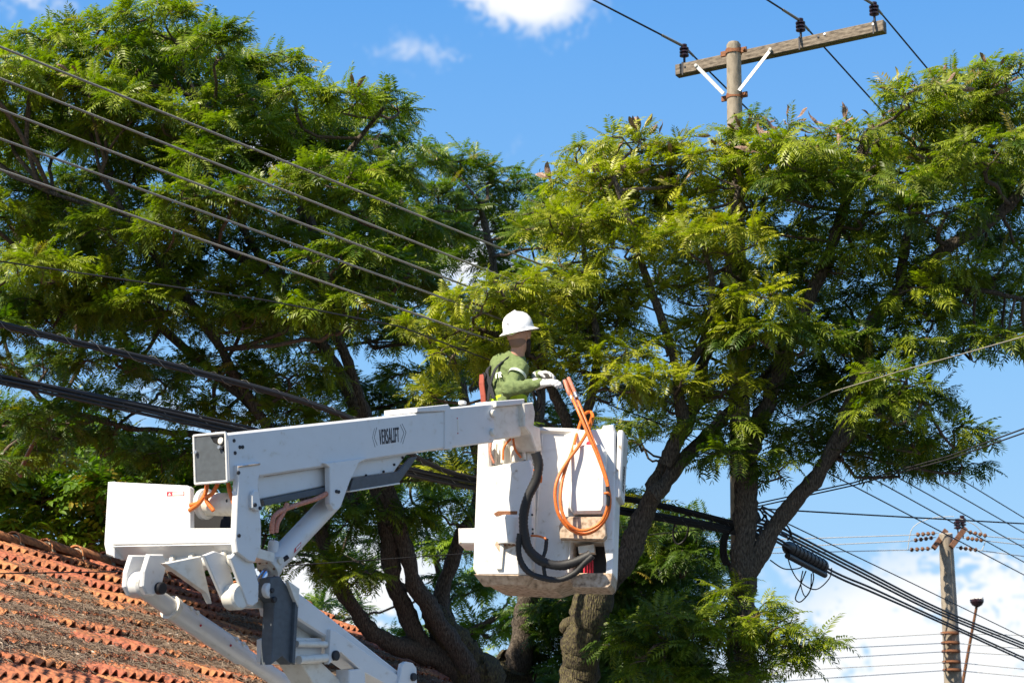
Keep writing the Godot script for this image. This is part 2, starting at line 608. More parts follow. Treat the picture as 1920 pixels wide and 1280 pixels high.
# ---------------------------------------------------------------- house
const RIDGE := Vector3(-4.769, 4.736, -18.959)
const ALONG := Vector3(.46947, 0, -.88295)
const DOWN := Vector3(.80022, -.42262, .42548)
const OUT := Vector3(.37315, .90631, .19841)

func roof_at(a: float, d: float, lift := 0.0) -> Vector3:
	return RIDGE + ALONG * a + DOWN * d + OUT * lift

func tile_mesh(k: int) -> ArrayMesh:
	# a clay tile of two rolls and two troughs, lying along z; x across
	var b := MB.new()
	var across := []
	var n := 16
	for j in n + 1:
		var s := float(j) / n
		across.append(Vector2((s - .5) * .226, .029 * signf(cos(s * 2.0 * TAU + PI)) * pow(absf(cos(s * 2.0 * TAU + PI)), .75) * (1.0 + .12 * sin(k * 2.1 + s * 3.0))))
	var rows := [[0.0, .048], [.2, .027], [.43, 0.0]]
	for top in 2:
		var first := b.v.size()
		for r in rows.size():
			for j in n + 1:
				var q: Vector2 = across[j]
				b.v.append(Vector3(q.x, q.y + rows[r][1] - top * .014, -rows[r][0]))
				var e: Vector2 = across[mini(j + 1, n)] - across[maxi(j - 1, 0)]
				b.n.append(Vector3(-e.y, e.x, 0).normalized() * (1.0 if top == 0 else -1.0))
		for r in (rows.size() - 1 if top == 0 else 1):
			for j in n:
				var a := first + r * (n + 1) + j
				b.smooth(a, a + 1, a + n + 1)
				b.smooth(a + 1, a + n + 2, a + n + 1)
	for j in n:
		var p: Vector2 = across[j]
		var q: Vector2 = across[j + 1]
		b.quad(Vector3(p.x, p.y + .048, 0), Vector3(q.x, q.y + .048, 0), Vector3(q.x, q.y + .034, 0), Vector3(p.x, p.y + .034, 0), Vector3(0, 0, 1))
	return b.mesh()

func house() -> void:
	var rng := RandomNumberGenerator.new()
	rng.seed = 5
	var h := thing("house", "low house with weathered orange clay tile roof below the boom", "house", RIDGE)
	# walls: a five-cornered end pushed along the ridge
	var a0 := -5.4
	var flat := Vector3(DOWN.x, 0, DOWN.z).normalized()
	var top := RIDGE + ALONG * a0 - OUT * .16
	var reach := 4.2
	var eave := RIDGE.y - reach * .4663 - .2
	var corner := func(s: float, y: float) -> Vector3: return Vector3(top.x + flat.x * s, y, top.z + flat.z * s)
	var b := MB.new()
	b.plate([corner.call(-reach, 0.0), corner.call(reach, 0.0), corner.call(reach, eave), corner.call(0.0, top.y - .06), corner.call(-reach, eave)], ALONG * 10.3, .004)
	part(h, "wall", b.mesh(), mats["wall_paint"])
	var roof := Node3D.new()
	roof.name = "roof"
	h.add_child(roof, true)
	# boards under the tiles, both slopes
	for s in [1.0, -1.0]:
		var dn := DOWN if s > 0 else Vector3(-DOWN.x, DOWN.y, -DOWN.z)
		var on := OUT if s > 0 else Vector3(-OUT.x, OUT.y, -OUT.z)
		b = MB.new()
		var o := RIDGE + ALONG * -5.7 - on * .035
		b.plate([o, o + ALONG * 10.76, o + ALONG * 10.76 + dn * 4.8, o + dn * 4.8], -on * .06, .004)
		part(roof, "roof_deck", b.mesh(), mats["brown_wood"] if s > 0 else mats["tile_0"])
	var shapes := [tile_mesh(0), tile_mesh(1), tile_mesh(2)]
	var basis := Basis(ALONG, OUT, DOWN)
	var rest := MB.new()
	var single := 0
	for row in 12:
		for col in 48:
			var a := -5.65 + .225 * col + .1125
			var d := .42 + .39 * row
			var jitter := Vector3(rng.randfn(0, .004), rng.randfn(0, .003), rng.randfn(0, .009))
			var turn := Basis(Vector3.UP, rng.randfn(0, .014)) * Basis(Vector3.RIGHT, rng.randfn(0, .012))
			var tr := Transform3D(basis * turn, roof_at(a, d) + basis * jitter)
			var which := rng.randi() % 3
			var tint := rng.randi() % 5
			if a > -d - .35 and d < 3.8 - .2 * a:
				var o := MeshInstance3D.new()
				o.name = "tile"
				o.mesh = shapes[which]
				o.material_override = mats["tile_%d" % tint]
				roof.add_child(o, true)
				o.transform = Transform3D(tr.basis, tr.origin - RIDGE)
				single += 1
			else:
				var src: Array = shapes[which].surface_get_arrays(0)
				var base := rest.v.size()
				for k in src[Mesh.ARRAY_VERTEX].size():
					rest.v.append(tr * src[Mesh.ARRAY_VERTEX][k])
					rest.n.append(tr.basis * src[Mesh.ARRAY_NORMAL][k])
				for k in src[Mesh.ARRAY_INDEX]:
					rest.i.append(base + k)
	print("  single tiles: ", single)
	part(roof, "tiles", rest.mesh(), mats["tile_0"], "stuff")
	# ridge tiles: overlapping half cones bedded in mortar
	for k in 24:
		var a := -5.7 + .45 * k
		b = MB.new()
		var n := 12
		for layer in 2:
			var first := b.v.size()
			for r in 2:
				var rad := (.116 if r == 0 else .09) - layer * .014
				var base := RIDGE + ALONG * (a + (0.0 if r == 0 else .5)) + Vector3(0, .0 + (.022 if r == 0 else 0.0), 0)
				for j in n + 1:
					var an := PI * j / n
					var dir := flat * cos(an) + Vector3.UP * sin(an)
					b.v.append(base + dir * rad)
					b.n.append(dir * (1.0 if layer == 0 else -1.0))
			for j in n:
				b.smooth(first + j, first + j + 1, first + j + n + 1)
				b.smooth(first + j + 1, first + j + n + 2, first + j + n + 1)
		for j in n:
			b.quad(b.v[j], b.v[j + 1], b.v[j + 1 + 2 * (n + 1)], b.v[j + 2 * (n + 1)], -ALONG)
		part(roof, "ridge_tile", b.mesh(), mats["tile_%d" % (rng.randi() % 3)])
		b = MB.new()
		b.lathe(RIDGE + ALONG * (a + .015), ALONG, [Vector2(.0, 0), Vector2(.108, .0), Vector2(.1, .05), Vector2(.07, .09)], 16)
		part(roof, "mortar", b.mesh(), mats["concrete"])
	# dry needles and husks lying on the tiles
	var patch := FastNoiseLite.new()
	patch.seed = 8
	patch.frequency = .7
	patch.fractal_octaves = 4
	var needle := MB.new()
	needle.tube([Vector3(-.5, 0, 0), Vector3(-.15, .06, .08), Vector3(.2, .03, .1), Vector3(.5, .07, -.04)], [.02, .03, .028, .012], 3, false)
	var flake := MB.new()
	flake.flat(Vector3(-.5, 0, 0), Vector3(0, .1, .2), Vector3(.5, 0, .05))
	flake.flat(Vector3(-.5, 0, 0), Vector3(.5, 0, .05), Vector3(0, .05, -.22))
	for kind in 2:
		var list := []
		var tries := 150000 if kind == 0 else 5000
		for k in tries:
			var a := rng.randf_range(-4.8, 4.2)
			var d := rng.randf_range(.7, 4.2)
			var depth := smoothstep(.8, 2.2, d + a * .16) * (1.0 - smoothstep(3.2, 4.2, d + a * .12))
			var there := depth * 1.0 + patch.get_noise_2d(a * 1.4, d * 1.4) * 1.9 - .5
			if rng.randf() > there * (1.0 if kind == 0 else .8):
				continue
			var s := rng.randf_range(.035, .12) if kind == 0 else rng.randf_range(.03, .075)
			var at := fposmod((a + 5.65) / .225, 1.0) * 2.0 * TAU
			var turn := Basis(OUT, rng.randf() * TAU) * basis * Basis.from_euler(Vector3(rng.randfn(0, .3), rng.randf() * TAU, rng.randfn(0, .3)))
			var c := Color(.13, .09, .065).lerp(Color(.34, .25, .18), rng.randf())
			if kind == 1:
				c = Color(.28, .18, .1).lerp(Color(.62, .5, .4), rng.randf())
			elif rng.randf() < .12:
				c = Color(.3, .24, .18)
			list.append([Transform3D(turn * Basis.from_scale(Vector3.ONE * s), roof_at(a, d, .012 + .05 * fposmod(d - .42, .39) / .39 - .03 * cos(at) + rng.randf() * .02)), c])
		var mm := MultiMesh.new()
		mm.transform_format = MultiMesh.TRANSFORM_3D
		mm.use_colors = true
		mm.mesh = needle.mesh() if kind == 0 else flake.mesh()
		mm.instance_count = list.size()
		for k in list.size():
			mm.set_instance_transform(k, list[k][0])
			mm.set_instance_color(k, list[k][1])
		var o := MultiMeshInstance3D.new()
		o.name = "dry_needles" if kind == 0 else "dry_husks"
		o.multimesh = mm
		o.material_override = mats["litter"]
		add_child(o)
		o.set_meta("kind", "stuff")
		tag(o, "brown dry needles lying in drifts on the clay tile roof" if kind == 0 else "pale dry husks scattered on the clay tile roof", "litter")

# ---------------------------------------------------------------- trees of this street
func down_to_ground(p: Vector3, lean := 0.0) -> Array:
	return [Vector3(p.x + lean, -.1, p.z), Vector3(p.x + lean * .4, p.y * .5, p.z), p]

func trees() -> void:
	fronds = [frond(9, .2, .32, .05), frond(10, .36, .3, .046), frond(8, .55, .34, .052), frond(9, .1, .28, .046)]
	broad = broad_spray()
	pod = pod_mesh()
	var t := thing("tree", "big tree with a wide green crown behind the boom, over the roof", "tree", Vector3(-.3, 0, -20))
	var foot := Vector3(-0.283, 3.446, -20.004)
	tree(t, [
		[down_to_ground(foot, .1) + [Vector3(-0.360, 3.635, -19.953), Vector3(-0.540, 3.866, -19.874), Vector3(-0.693, 4.088, -19.797), Vector3(-0.821, 4.308, -19.721)], .4, .08, true],
		[[Vector3(-0.360, 3.521, -19.984), Vector3(-0.766, 3.768, -19.767), Vector3(-1.115, 3.869, -19.589), Vector3(-1.469, 4.134, -19.368), Vector3(-1.707, 4.597, -19.093), Vector3(-1.843, 4.957, -18.846), Vector3(-2.040, 5.407, -18.575), Vector3(-2.342, 5.849, -18.306), Vector3(-2.687, 6.423, -18.001), Vector3(-3.002, 6.850, -17.737), Vector3(-3.336, 7.269, -17.474), Vector3(-3.640, 7.726, -17.201)], .1, .026],
		[[Vector3(-0.360, 3.521, -19.984), Vector3(-0.869, 3.930, -19.761), Vector3(-1.094, 4.408, -19.520), Vector3(-1.224, 5.077, -19.228), Vector3(-1.348, 5.543, -18.990), Vector3(-1.475, 6.004, -18.754), Vector3(-1.731, 6.483, -18.512), Vector3(-1.978, 6.766, -18.324), Vector3(-2.202, 7.069, -18.130), Vector3(-2.405, 7.368, -17.937), Vector3(-2.624, 7.897, -17.682), Vector3(-2.778, 8.467, -17.416)], .105, .026],
		[[Vector3(-0.307, 3.511, -19.883), Vector3(-0.622, 3.971, -19.677), Vector3(-0.924, 4.451, -19.465), Vector3(-1.087, 5.025, -19.229), Vector3(-1.248, 5.449, -19.032), Vector3(-1.354, 5.869, -18.837), Vector3(-1.548, 6.382, -18.617), Vector3(-1.740, 6.842, -18.411), Vector3(-1.822, 7.346, -18.193), Vector3(-1.923, 7.893, -17.963), Vector3(-2.037, 8.436, -17.735)], .1, .026],
		[[Vector3(-0.284, 3.530, -20.085), Vector3(-0.477, 3.911, -20.040), Vector3(-0.686, 4.219, -20.015), Vector3(-0.573, 4.780, -19.923), Vector3(-0.314, 5.344, -19.829), Vector3(-0.393, 6.012, -19.707), Vector3(-0.631, 6.786, -19.558), Vector3(-0.843, 7.462, -19.434), Vector3(-1.057, 8.091, -19.323), Vector3(-1.378, 8.825, -19.184)], .1, .028],
		[[Vector3(-2.356, 5.875, -18.421), Vector3(-2.594, 6.098, -18.299), Vector3(-2.976, 6.390, -18.159), Vector3(-3.306, 6.633, -18.032), Vector3(-3.829, 6.898, -17.899), Vector3(-4.348, 7.067, -17.791)], .06, .02],
		[[Vector3(-1.471, 5.064, -19.156), Vector3(-1.720, 5.371, -19.157), Vector3(-2.235, 5.632, -19.170), Vector3(-2.857, 5.796, -19.208), Vector3(-3.688, 5.912, -19.260), Vector3(-4.423, 6.129, -19.285)], .07, .02],
		[[Vector3(-2.188, 7.032, -18.008), Vector3(-2.567, 7.222, -17.801), Vector3(-3.027, 7.409, -17.596), Vector3(-3.527, 7.454, -17.429), Vector3(-4.113, 7.589, -17.237)], .05, .018],
		[[Vector3(-1.953, 7.598, -17.856), Vector3(-1.648, 7.883, -17.642), Vector3(-1.348, 8.210, -17.416), Vector3(-1.147, 8.393, -17.229)], .04, .015],
		[[Vector3(-1.126, 3.906, -19.777), Vector3(-0.962, 3.931, -19.770), Vector3(-0.982, 3.872, -19.786)], .045, .045]],
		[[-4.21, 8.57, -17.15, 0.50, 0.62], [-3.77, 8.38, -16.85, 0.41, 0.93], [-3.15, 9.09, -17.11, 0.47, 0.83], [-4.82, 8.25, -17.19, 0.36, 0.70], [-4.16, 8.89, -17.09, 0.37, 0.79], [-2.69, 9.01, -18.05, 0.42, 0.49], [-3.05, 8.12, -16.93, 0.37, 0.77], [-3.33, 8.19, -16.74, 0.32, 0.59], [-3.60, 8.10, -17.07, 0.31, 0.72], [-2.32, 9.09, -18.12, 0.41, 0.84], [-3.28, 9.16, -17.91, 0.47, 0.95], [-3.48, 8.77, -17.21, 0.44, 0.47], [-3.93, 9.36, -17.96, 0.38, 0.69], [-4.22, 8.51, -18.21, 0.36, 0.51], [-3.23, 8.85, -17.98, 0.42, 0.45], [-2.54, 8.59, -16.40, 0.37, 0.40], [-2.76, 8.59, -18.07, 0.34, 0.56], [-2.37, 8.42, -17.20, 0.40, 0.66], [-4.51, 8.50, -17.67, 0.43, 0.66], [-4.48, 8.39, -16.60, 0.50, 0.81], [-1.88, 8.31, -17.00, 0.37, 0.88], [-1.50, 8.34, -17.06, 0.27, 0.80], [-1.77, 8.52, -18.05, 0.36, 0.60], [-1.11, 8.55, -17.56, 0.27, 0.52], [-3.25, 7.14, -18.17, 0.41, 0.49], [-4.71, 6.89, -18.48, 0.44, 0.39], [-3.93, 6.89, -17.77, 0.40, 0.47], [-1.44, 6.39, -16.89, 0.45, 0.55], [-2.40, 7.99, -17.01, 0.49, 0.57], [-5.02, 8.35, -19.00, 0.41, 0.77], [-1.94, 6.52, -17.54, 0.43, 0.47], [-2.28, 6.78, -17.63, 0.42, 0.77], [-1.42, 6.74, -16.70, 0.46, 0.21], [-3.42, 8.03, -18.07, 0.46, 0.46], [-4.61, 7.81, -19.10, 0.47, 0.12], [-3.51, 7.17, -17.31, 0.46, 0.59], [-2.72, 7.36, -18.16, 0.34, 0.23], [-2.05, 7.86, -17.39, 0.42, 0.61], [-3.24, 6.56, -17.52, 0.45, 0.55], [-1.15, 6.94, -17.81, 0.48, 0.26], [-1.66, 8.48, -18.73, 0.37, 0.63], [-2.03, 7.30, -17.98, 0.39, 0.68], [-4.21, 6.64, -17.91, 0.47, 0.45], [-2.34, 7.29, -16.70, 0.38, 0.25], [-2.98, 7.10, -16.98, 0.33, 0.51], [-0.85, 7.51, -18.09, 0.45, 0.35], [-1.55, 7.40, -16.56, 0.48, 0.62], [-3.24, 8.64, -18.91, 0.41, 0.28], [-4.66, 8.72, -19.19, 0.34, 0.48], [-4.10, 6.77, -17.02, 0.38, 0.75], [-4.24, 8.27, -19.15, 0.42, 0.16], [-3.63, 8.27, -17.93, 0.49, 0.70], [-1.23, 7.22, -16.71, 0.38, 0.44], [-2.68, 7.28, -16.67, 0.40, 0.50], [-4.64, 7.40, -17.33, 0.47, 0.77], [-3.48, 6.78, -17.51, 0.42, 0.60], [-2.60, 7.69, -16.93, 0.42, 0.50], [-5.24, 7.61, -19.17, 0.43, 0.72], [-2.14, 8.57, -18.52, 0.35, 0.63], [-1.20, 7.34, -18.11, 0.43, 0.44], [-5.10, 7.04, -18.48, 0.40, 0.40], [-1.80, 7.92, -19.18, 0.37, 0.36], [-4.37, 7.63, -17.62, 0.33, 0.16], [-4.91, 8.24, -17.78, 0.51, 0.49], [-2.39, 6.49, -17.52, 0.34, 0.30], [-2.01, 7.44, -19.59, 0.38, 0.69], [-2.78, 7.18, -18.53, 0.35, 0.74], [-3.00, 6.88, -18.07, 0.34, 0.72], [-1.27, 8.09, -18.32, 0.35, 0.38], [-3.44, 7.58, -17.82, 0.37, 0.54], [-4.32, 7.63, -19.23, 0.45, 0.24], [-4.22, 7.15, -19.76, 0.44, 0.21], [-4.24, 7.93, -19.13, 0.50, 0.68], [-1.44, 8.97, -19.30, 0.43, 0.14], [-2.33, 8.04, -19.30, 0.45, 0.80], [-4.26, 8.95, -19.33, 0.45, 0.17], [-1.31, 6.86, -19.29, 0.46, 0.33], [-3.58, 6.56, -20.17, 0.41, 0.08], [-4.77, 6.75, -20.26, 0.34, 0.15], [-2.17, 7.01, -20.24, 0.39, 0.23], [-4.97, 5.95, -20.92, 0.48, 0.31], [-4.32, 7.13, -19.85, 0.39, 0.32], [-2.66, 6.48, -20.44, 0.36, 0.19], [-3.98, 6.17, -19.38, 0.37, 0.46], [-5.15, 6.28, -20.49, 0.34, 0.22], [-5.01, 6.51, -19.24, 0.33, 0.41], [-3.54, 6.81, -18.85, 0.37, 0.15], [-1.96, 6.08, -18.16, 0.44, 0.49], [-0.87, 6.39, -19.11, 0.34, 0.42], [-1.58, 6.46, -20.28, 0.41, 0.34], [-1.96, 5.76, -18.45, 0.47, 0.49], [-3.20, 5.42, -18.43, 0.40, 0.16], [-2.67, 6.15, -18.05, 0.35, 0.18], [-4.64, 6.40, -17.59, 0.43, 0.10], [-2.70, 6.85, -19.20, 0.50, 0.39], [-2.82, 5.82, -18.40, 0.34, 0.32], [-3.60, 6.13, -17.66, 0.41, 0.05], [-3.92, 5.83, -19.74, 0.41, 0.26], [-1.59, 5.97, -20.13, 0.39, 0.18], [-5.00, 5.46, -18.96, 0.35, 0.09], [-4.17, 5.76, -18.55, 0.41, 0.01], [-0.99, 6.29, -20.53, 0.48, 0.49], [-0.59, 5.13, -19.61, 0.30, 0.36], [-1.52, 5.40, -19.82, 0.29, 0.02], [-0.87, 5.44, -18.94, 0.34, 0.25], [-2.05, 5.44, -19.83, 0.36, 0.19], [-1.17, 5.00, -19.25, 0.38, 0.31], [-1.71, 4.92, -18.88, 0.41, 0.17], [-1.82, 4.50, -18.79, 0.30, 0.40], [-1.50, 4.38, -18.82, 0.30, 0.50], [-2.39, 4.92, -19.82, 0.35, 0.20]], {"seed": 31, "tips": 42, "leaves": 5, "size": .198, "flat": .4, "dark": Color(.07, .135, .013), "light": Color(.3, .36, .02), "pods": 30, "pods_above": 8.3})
	t = thing("tree", "tree with blurred pale green crown seen between the two front trees", "tree", Vector3(.1, 0, -23))
	foot = Vector3(0.029, 3.707, -22.833)
	tree(t, [
		[down_to_ground(foot) + [Vector3(0.029, 3.991, -22.757)], .26, .2, true],
		[[Vector3(0.029, 3.764, -22.817), Vector3(0.147, 4.508, -22.677), Vector3(0.236, 5.085, -22.582), Vector3(0.189, 5.723, -22.470), Vector3(-0.030, 6.592, -22.296), Vector3(-0.149, 7.523, -22.106), Vector3(-0.209, 8.344, -21.945), Vector3(-0.358, 9.053, -21.814)], .15, .03],
		[[Vector3(-0.030, 6.586, -22.268), Vector3(-0.356, 7.164, -22.139), Vector3(-0.653, 7.858, -21.979), Vector3(-0.951, 8.496, -21.834), Vector3(-1.071, 9.136, -21.689)], .08, .025],
		[[Vector3(0.190, 5.728, -22.498), Vector3(0.299, 6.630, -22.464), Vector3(0.362, 7.546, -22.425), Vector3(0.304, 8.478, -22.382)], .07, .025]],
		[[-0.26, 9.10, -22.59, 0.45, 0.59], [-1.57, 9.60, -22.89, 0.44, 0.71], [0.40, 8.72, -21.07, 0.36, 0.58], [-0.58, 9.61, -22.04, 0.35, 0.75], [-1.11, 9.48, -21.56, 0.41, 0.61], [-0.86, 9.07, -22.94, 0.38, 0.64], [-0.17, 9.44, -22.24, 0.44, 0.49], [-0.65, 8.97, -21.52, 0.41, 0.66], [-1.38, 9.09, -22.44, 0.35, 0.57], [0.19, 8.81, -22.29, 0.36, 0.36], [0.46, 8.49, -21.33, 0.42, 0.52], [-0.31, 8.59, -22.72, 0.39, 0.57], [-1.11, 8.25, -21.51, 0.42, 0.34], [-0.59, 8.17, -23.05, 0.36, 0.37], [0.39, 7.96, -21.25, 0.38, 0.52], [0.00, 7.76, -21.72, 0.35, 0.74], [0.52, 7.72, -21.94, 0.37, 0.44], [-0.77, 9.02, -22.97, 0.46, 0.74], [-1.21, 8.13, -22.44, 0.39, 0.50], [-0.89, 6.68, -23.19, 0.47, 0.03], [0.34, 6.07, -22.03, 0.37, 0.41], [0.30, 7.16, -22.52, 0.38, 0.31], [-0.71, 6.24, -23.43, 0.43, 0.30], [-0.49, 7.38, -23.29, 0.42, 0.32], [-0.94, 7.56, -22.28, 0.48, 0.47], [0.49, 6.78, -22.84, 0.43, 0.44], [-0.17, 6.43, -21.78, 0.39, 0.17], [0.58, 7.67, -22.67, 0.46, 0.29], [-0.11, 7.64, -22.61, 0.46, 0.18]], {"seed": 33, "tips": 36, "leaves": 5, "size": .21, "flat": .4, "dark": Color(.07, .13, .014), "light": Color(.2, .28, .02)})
	t = thing("tree", "feathery yellow-green tree right behind the worker, its limb passing the bucket", "tree", Vector3(.58, 0, -17.2))
	foot = Vector3(0.563, 3.218, -17.529)
	tree(t, [
		[down_to_ground(foot) + [Vector3(0.550, 3.522, -17.447), Vector3(0.631, 3.805, -17.371), Vector3(0.699, 4.045, -17.307)], .17, .15, true],
		[[Vector3(0.565, 3.593, -17.480), Vector3(0.722, 3.962, -17.360), Vector3(0.902, 4.242, -17.264), Vector3(1.081, 4.587, -17.151), Vector3(1.251, 4.931, -17.038), Vector3(1.357, 5.188, -16.949), Vector3(1.517, 5.530, -16.836), Vector3(1.605, 5.851, -16.730), Vector3(1.724, 6.235, -16.606), Vector3(1.825, 6.748, -16.448), Vector3(1.899, 7.303, -16.279)], .13, .025],
		[[Vector3(1.177, 4.782, -16.851), Vector3(1.452, 5.094, -16.871), Vector3(1.699, 5.374, -16.899), Vector3(1.921, 5.615, -16.938), Vector3(2.227, 5.910, -16.963), Vector3(2.514, 6.288, -16.965)], .07, .03],
		[[Vector3(1.288, 5.039, -16.782), Vector3(1.410, 5.333, -16.673), Vector3(1.390, 5.605, -16.571), Vector3(1.361, 5.747, -16.503), Vector3(1.279, 6.060, -16.390), Vector3(1.110, 6.499, -16.243), Vector3(0.976, 6.916, -16.101), Vector3(0.834, 7.288, -15.972)], .06, .02],
		[[Vector3(1.368, 5.747, -16.592), Vector3(1.528, 5.885, -16.503), Vector3(1.634, 6.171, -16.375), Vector3(1.651, 6.497, -16.236), Vector3(1.536, 6.864, -16.086)], .04, .02],
		[[Vector3(0.655, 3.877, -17.404), Vector3(0.621, 4.259, -17.227), Vector3(0.583, 4.724, -17.029), Vector3(0.518, 5.186, -16.831), Vector3(0.400, 5.514, -16.669), Vector3(0.243, 5.797, -16.519), Vector3(0.000, 5.993, -16.393), Vector3(-0.307, 6.080, -16.296)], .08, .02],
		[[Vector3(0.515, 5.168, -16.747), Vector3(0.664, 5.585, -16.584), Vector3(0.706, 6.000, -16.421), Vector3(0.638, 6.412, -16.258), Vector3(0.571, 6.864, -16.086)], .05, .02],
		[[Vector3(0.597, 3.768, -17.433), Vector3(0.490, 3.805, -17.475), Vector3(0.455, 3.767, -17.537)], .07, .06, true]],
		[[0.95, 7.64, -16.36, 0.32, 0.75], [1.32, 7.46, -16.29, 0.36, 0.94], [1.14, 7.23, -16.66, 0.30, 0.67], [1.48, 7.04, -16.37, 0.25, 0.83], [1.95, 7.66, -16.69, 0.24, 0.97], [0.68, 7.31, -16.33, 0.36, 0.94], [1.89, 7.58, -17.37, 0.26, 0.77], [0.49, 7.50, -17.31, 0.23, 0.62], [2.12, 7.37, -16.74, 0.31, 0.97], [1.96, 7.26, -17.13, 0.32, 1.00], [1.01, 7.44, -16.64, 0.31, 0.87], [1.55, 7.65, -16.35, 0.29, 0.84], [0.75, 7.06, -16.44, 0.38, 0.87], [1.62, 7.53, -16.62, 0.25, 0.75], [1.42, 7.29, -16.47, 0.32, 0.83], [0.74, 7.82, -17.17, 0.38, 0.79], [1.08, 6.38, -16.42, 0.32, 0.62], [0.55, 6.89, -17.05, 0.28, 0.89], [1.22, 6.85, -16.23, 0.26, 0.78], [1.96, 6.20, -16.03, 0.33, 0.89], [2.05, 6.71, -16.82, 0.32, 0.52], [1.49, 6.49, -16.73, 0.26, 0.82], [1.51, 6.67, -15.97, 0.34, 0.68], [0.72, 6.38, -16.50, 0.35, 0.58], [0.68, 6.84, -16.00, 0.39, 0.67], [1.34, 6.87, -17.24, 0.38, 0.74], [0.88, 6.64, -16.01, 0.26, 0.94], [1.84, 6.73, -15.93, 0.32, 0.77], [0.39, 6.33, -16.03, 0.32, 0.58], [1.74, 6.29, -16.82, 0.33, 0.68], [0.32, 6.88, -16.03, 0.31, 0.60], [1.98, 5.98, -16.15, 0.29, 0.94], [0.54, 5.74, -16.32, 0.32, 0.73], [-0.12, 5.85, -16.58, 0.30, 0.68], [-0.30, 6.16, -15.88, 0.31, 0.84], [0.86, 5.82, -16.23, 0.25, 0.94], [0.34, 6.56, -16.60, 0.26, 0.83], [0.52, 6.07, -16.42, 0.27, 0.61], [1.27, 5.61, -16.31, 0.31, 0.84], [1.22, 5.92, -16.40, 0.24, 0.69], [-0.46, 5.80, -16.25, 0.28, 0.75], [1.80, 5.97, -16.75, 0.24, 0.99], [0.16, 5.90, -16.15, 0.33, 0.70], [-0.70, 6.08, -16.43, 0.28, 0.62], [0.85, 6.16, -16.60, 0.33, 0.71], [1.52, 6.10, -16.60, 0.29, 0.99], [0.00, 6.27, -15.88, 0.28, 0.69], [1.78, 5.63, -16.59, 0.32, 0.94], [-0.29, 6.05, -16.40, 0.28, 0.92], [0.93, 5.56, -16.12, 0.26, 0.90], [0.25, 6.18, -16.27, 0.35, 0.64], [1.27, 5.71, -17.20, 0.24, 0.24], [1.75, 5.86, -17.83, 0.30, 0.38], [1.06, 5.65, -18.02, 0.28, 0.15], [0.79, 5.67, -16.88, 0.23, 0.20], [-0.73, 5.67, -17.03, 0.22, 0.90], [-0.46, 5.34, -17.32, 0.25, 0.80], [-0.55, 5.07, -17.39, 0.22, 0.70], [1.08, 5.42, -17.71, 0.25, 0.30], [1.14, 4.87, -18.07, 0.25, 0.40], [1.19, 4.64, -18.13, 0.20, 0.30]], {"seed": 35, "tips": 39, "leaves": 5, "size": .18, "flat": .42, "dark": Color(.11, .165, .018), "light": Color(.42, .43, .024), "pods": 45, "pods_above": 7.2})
	t = thing("tree", "tall tree in front of the utility pole, its dark branches drooping to the right", "tree", Vector3(1.9, 0, -17.2))
	foot = Vector3(1.959, 3.213, -17.478)
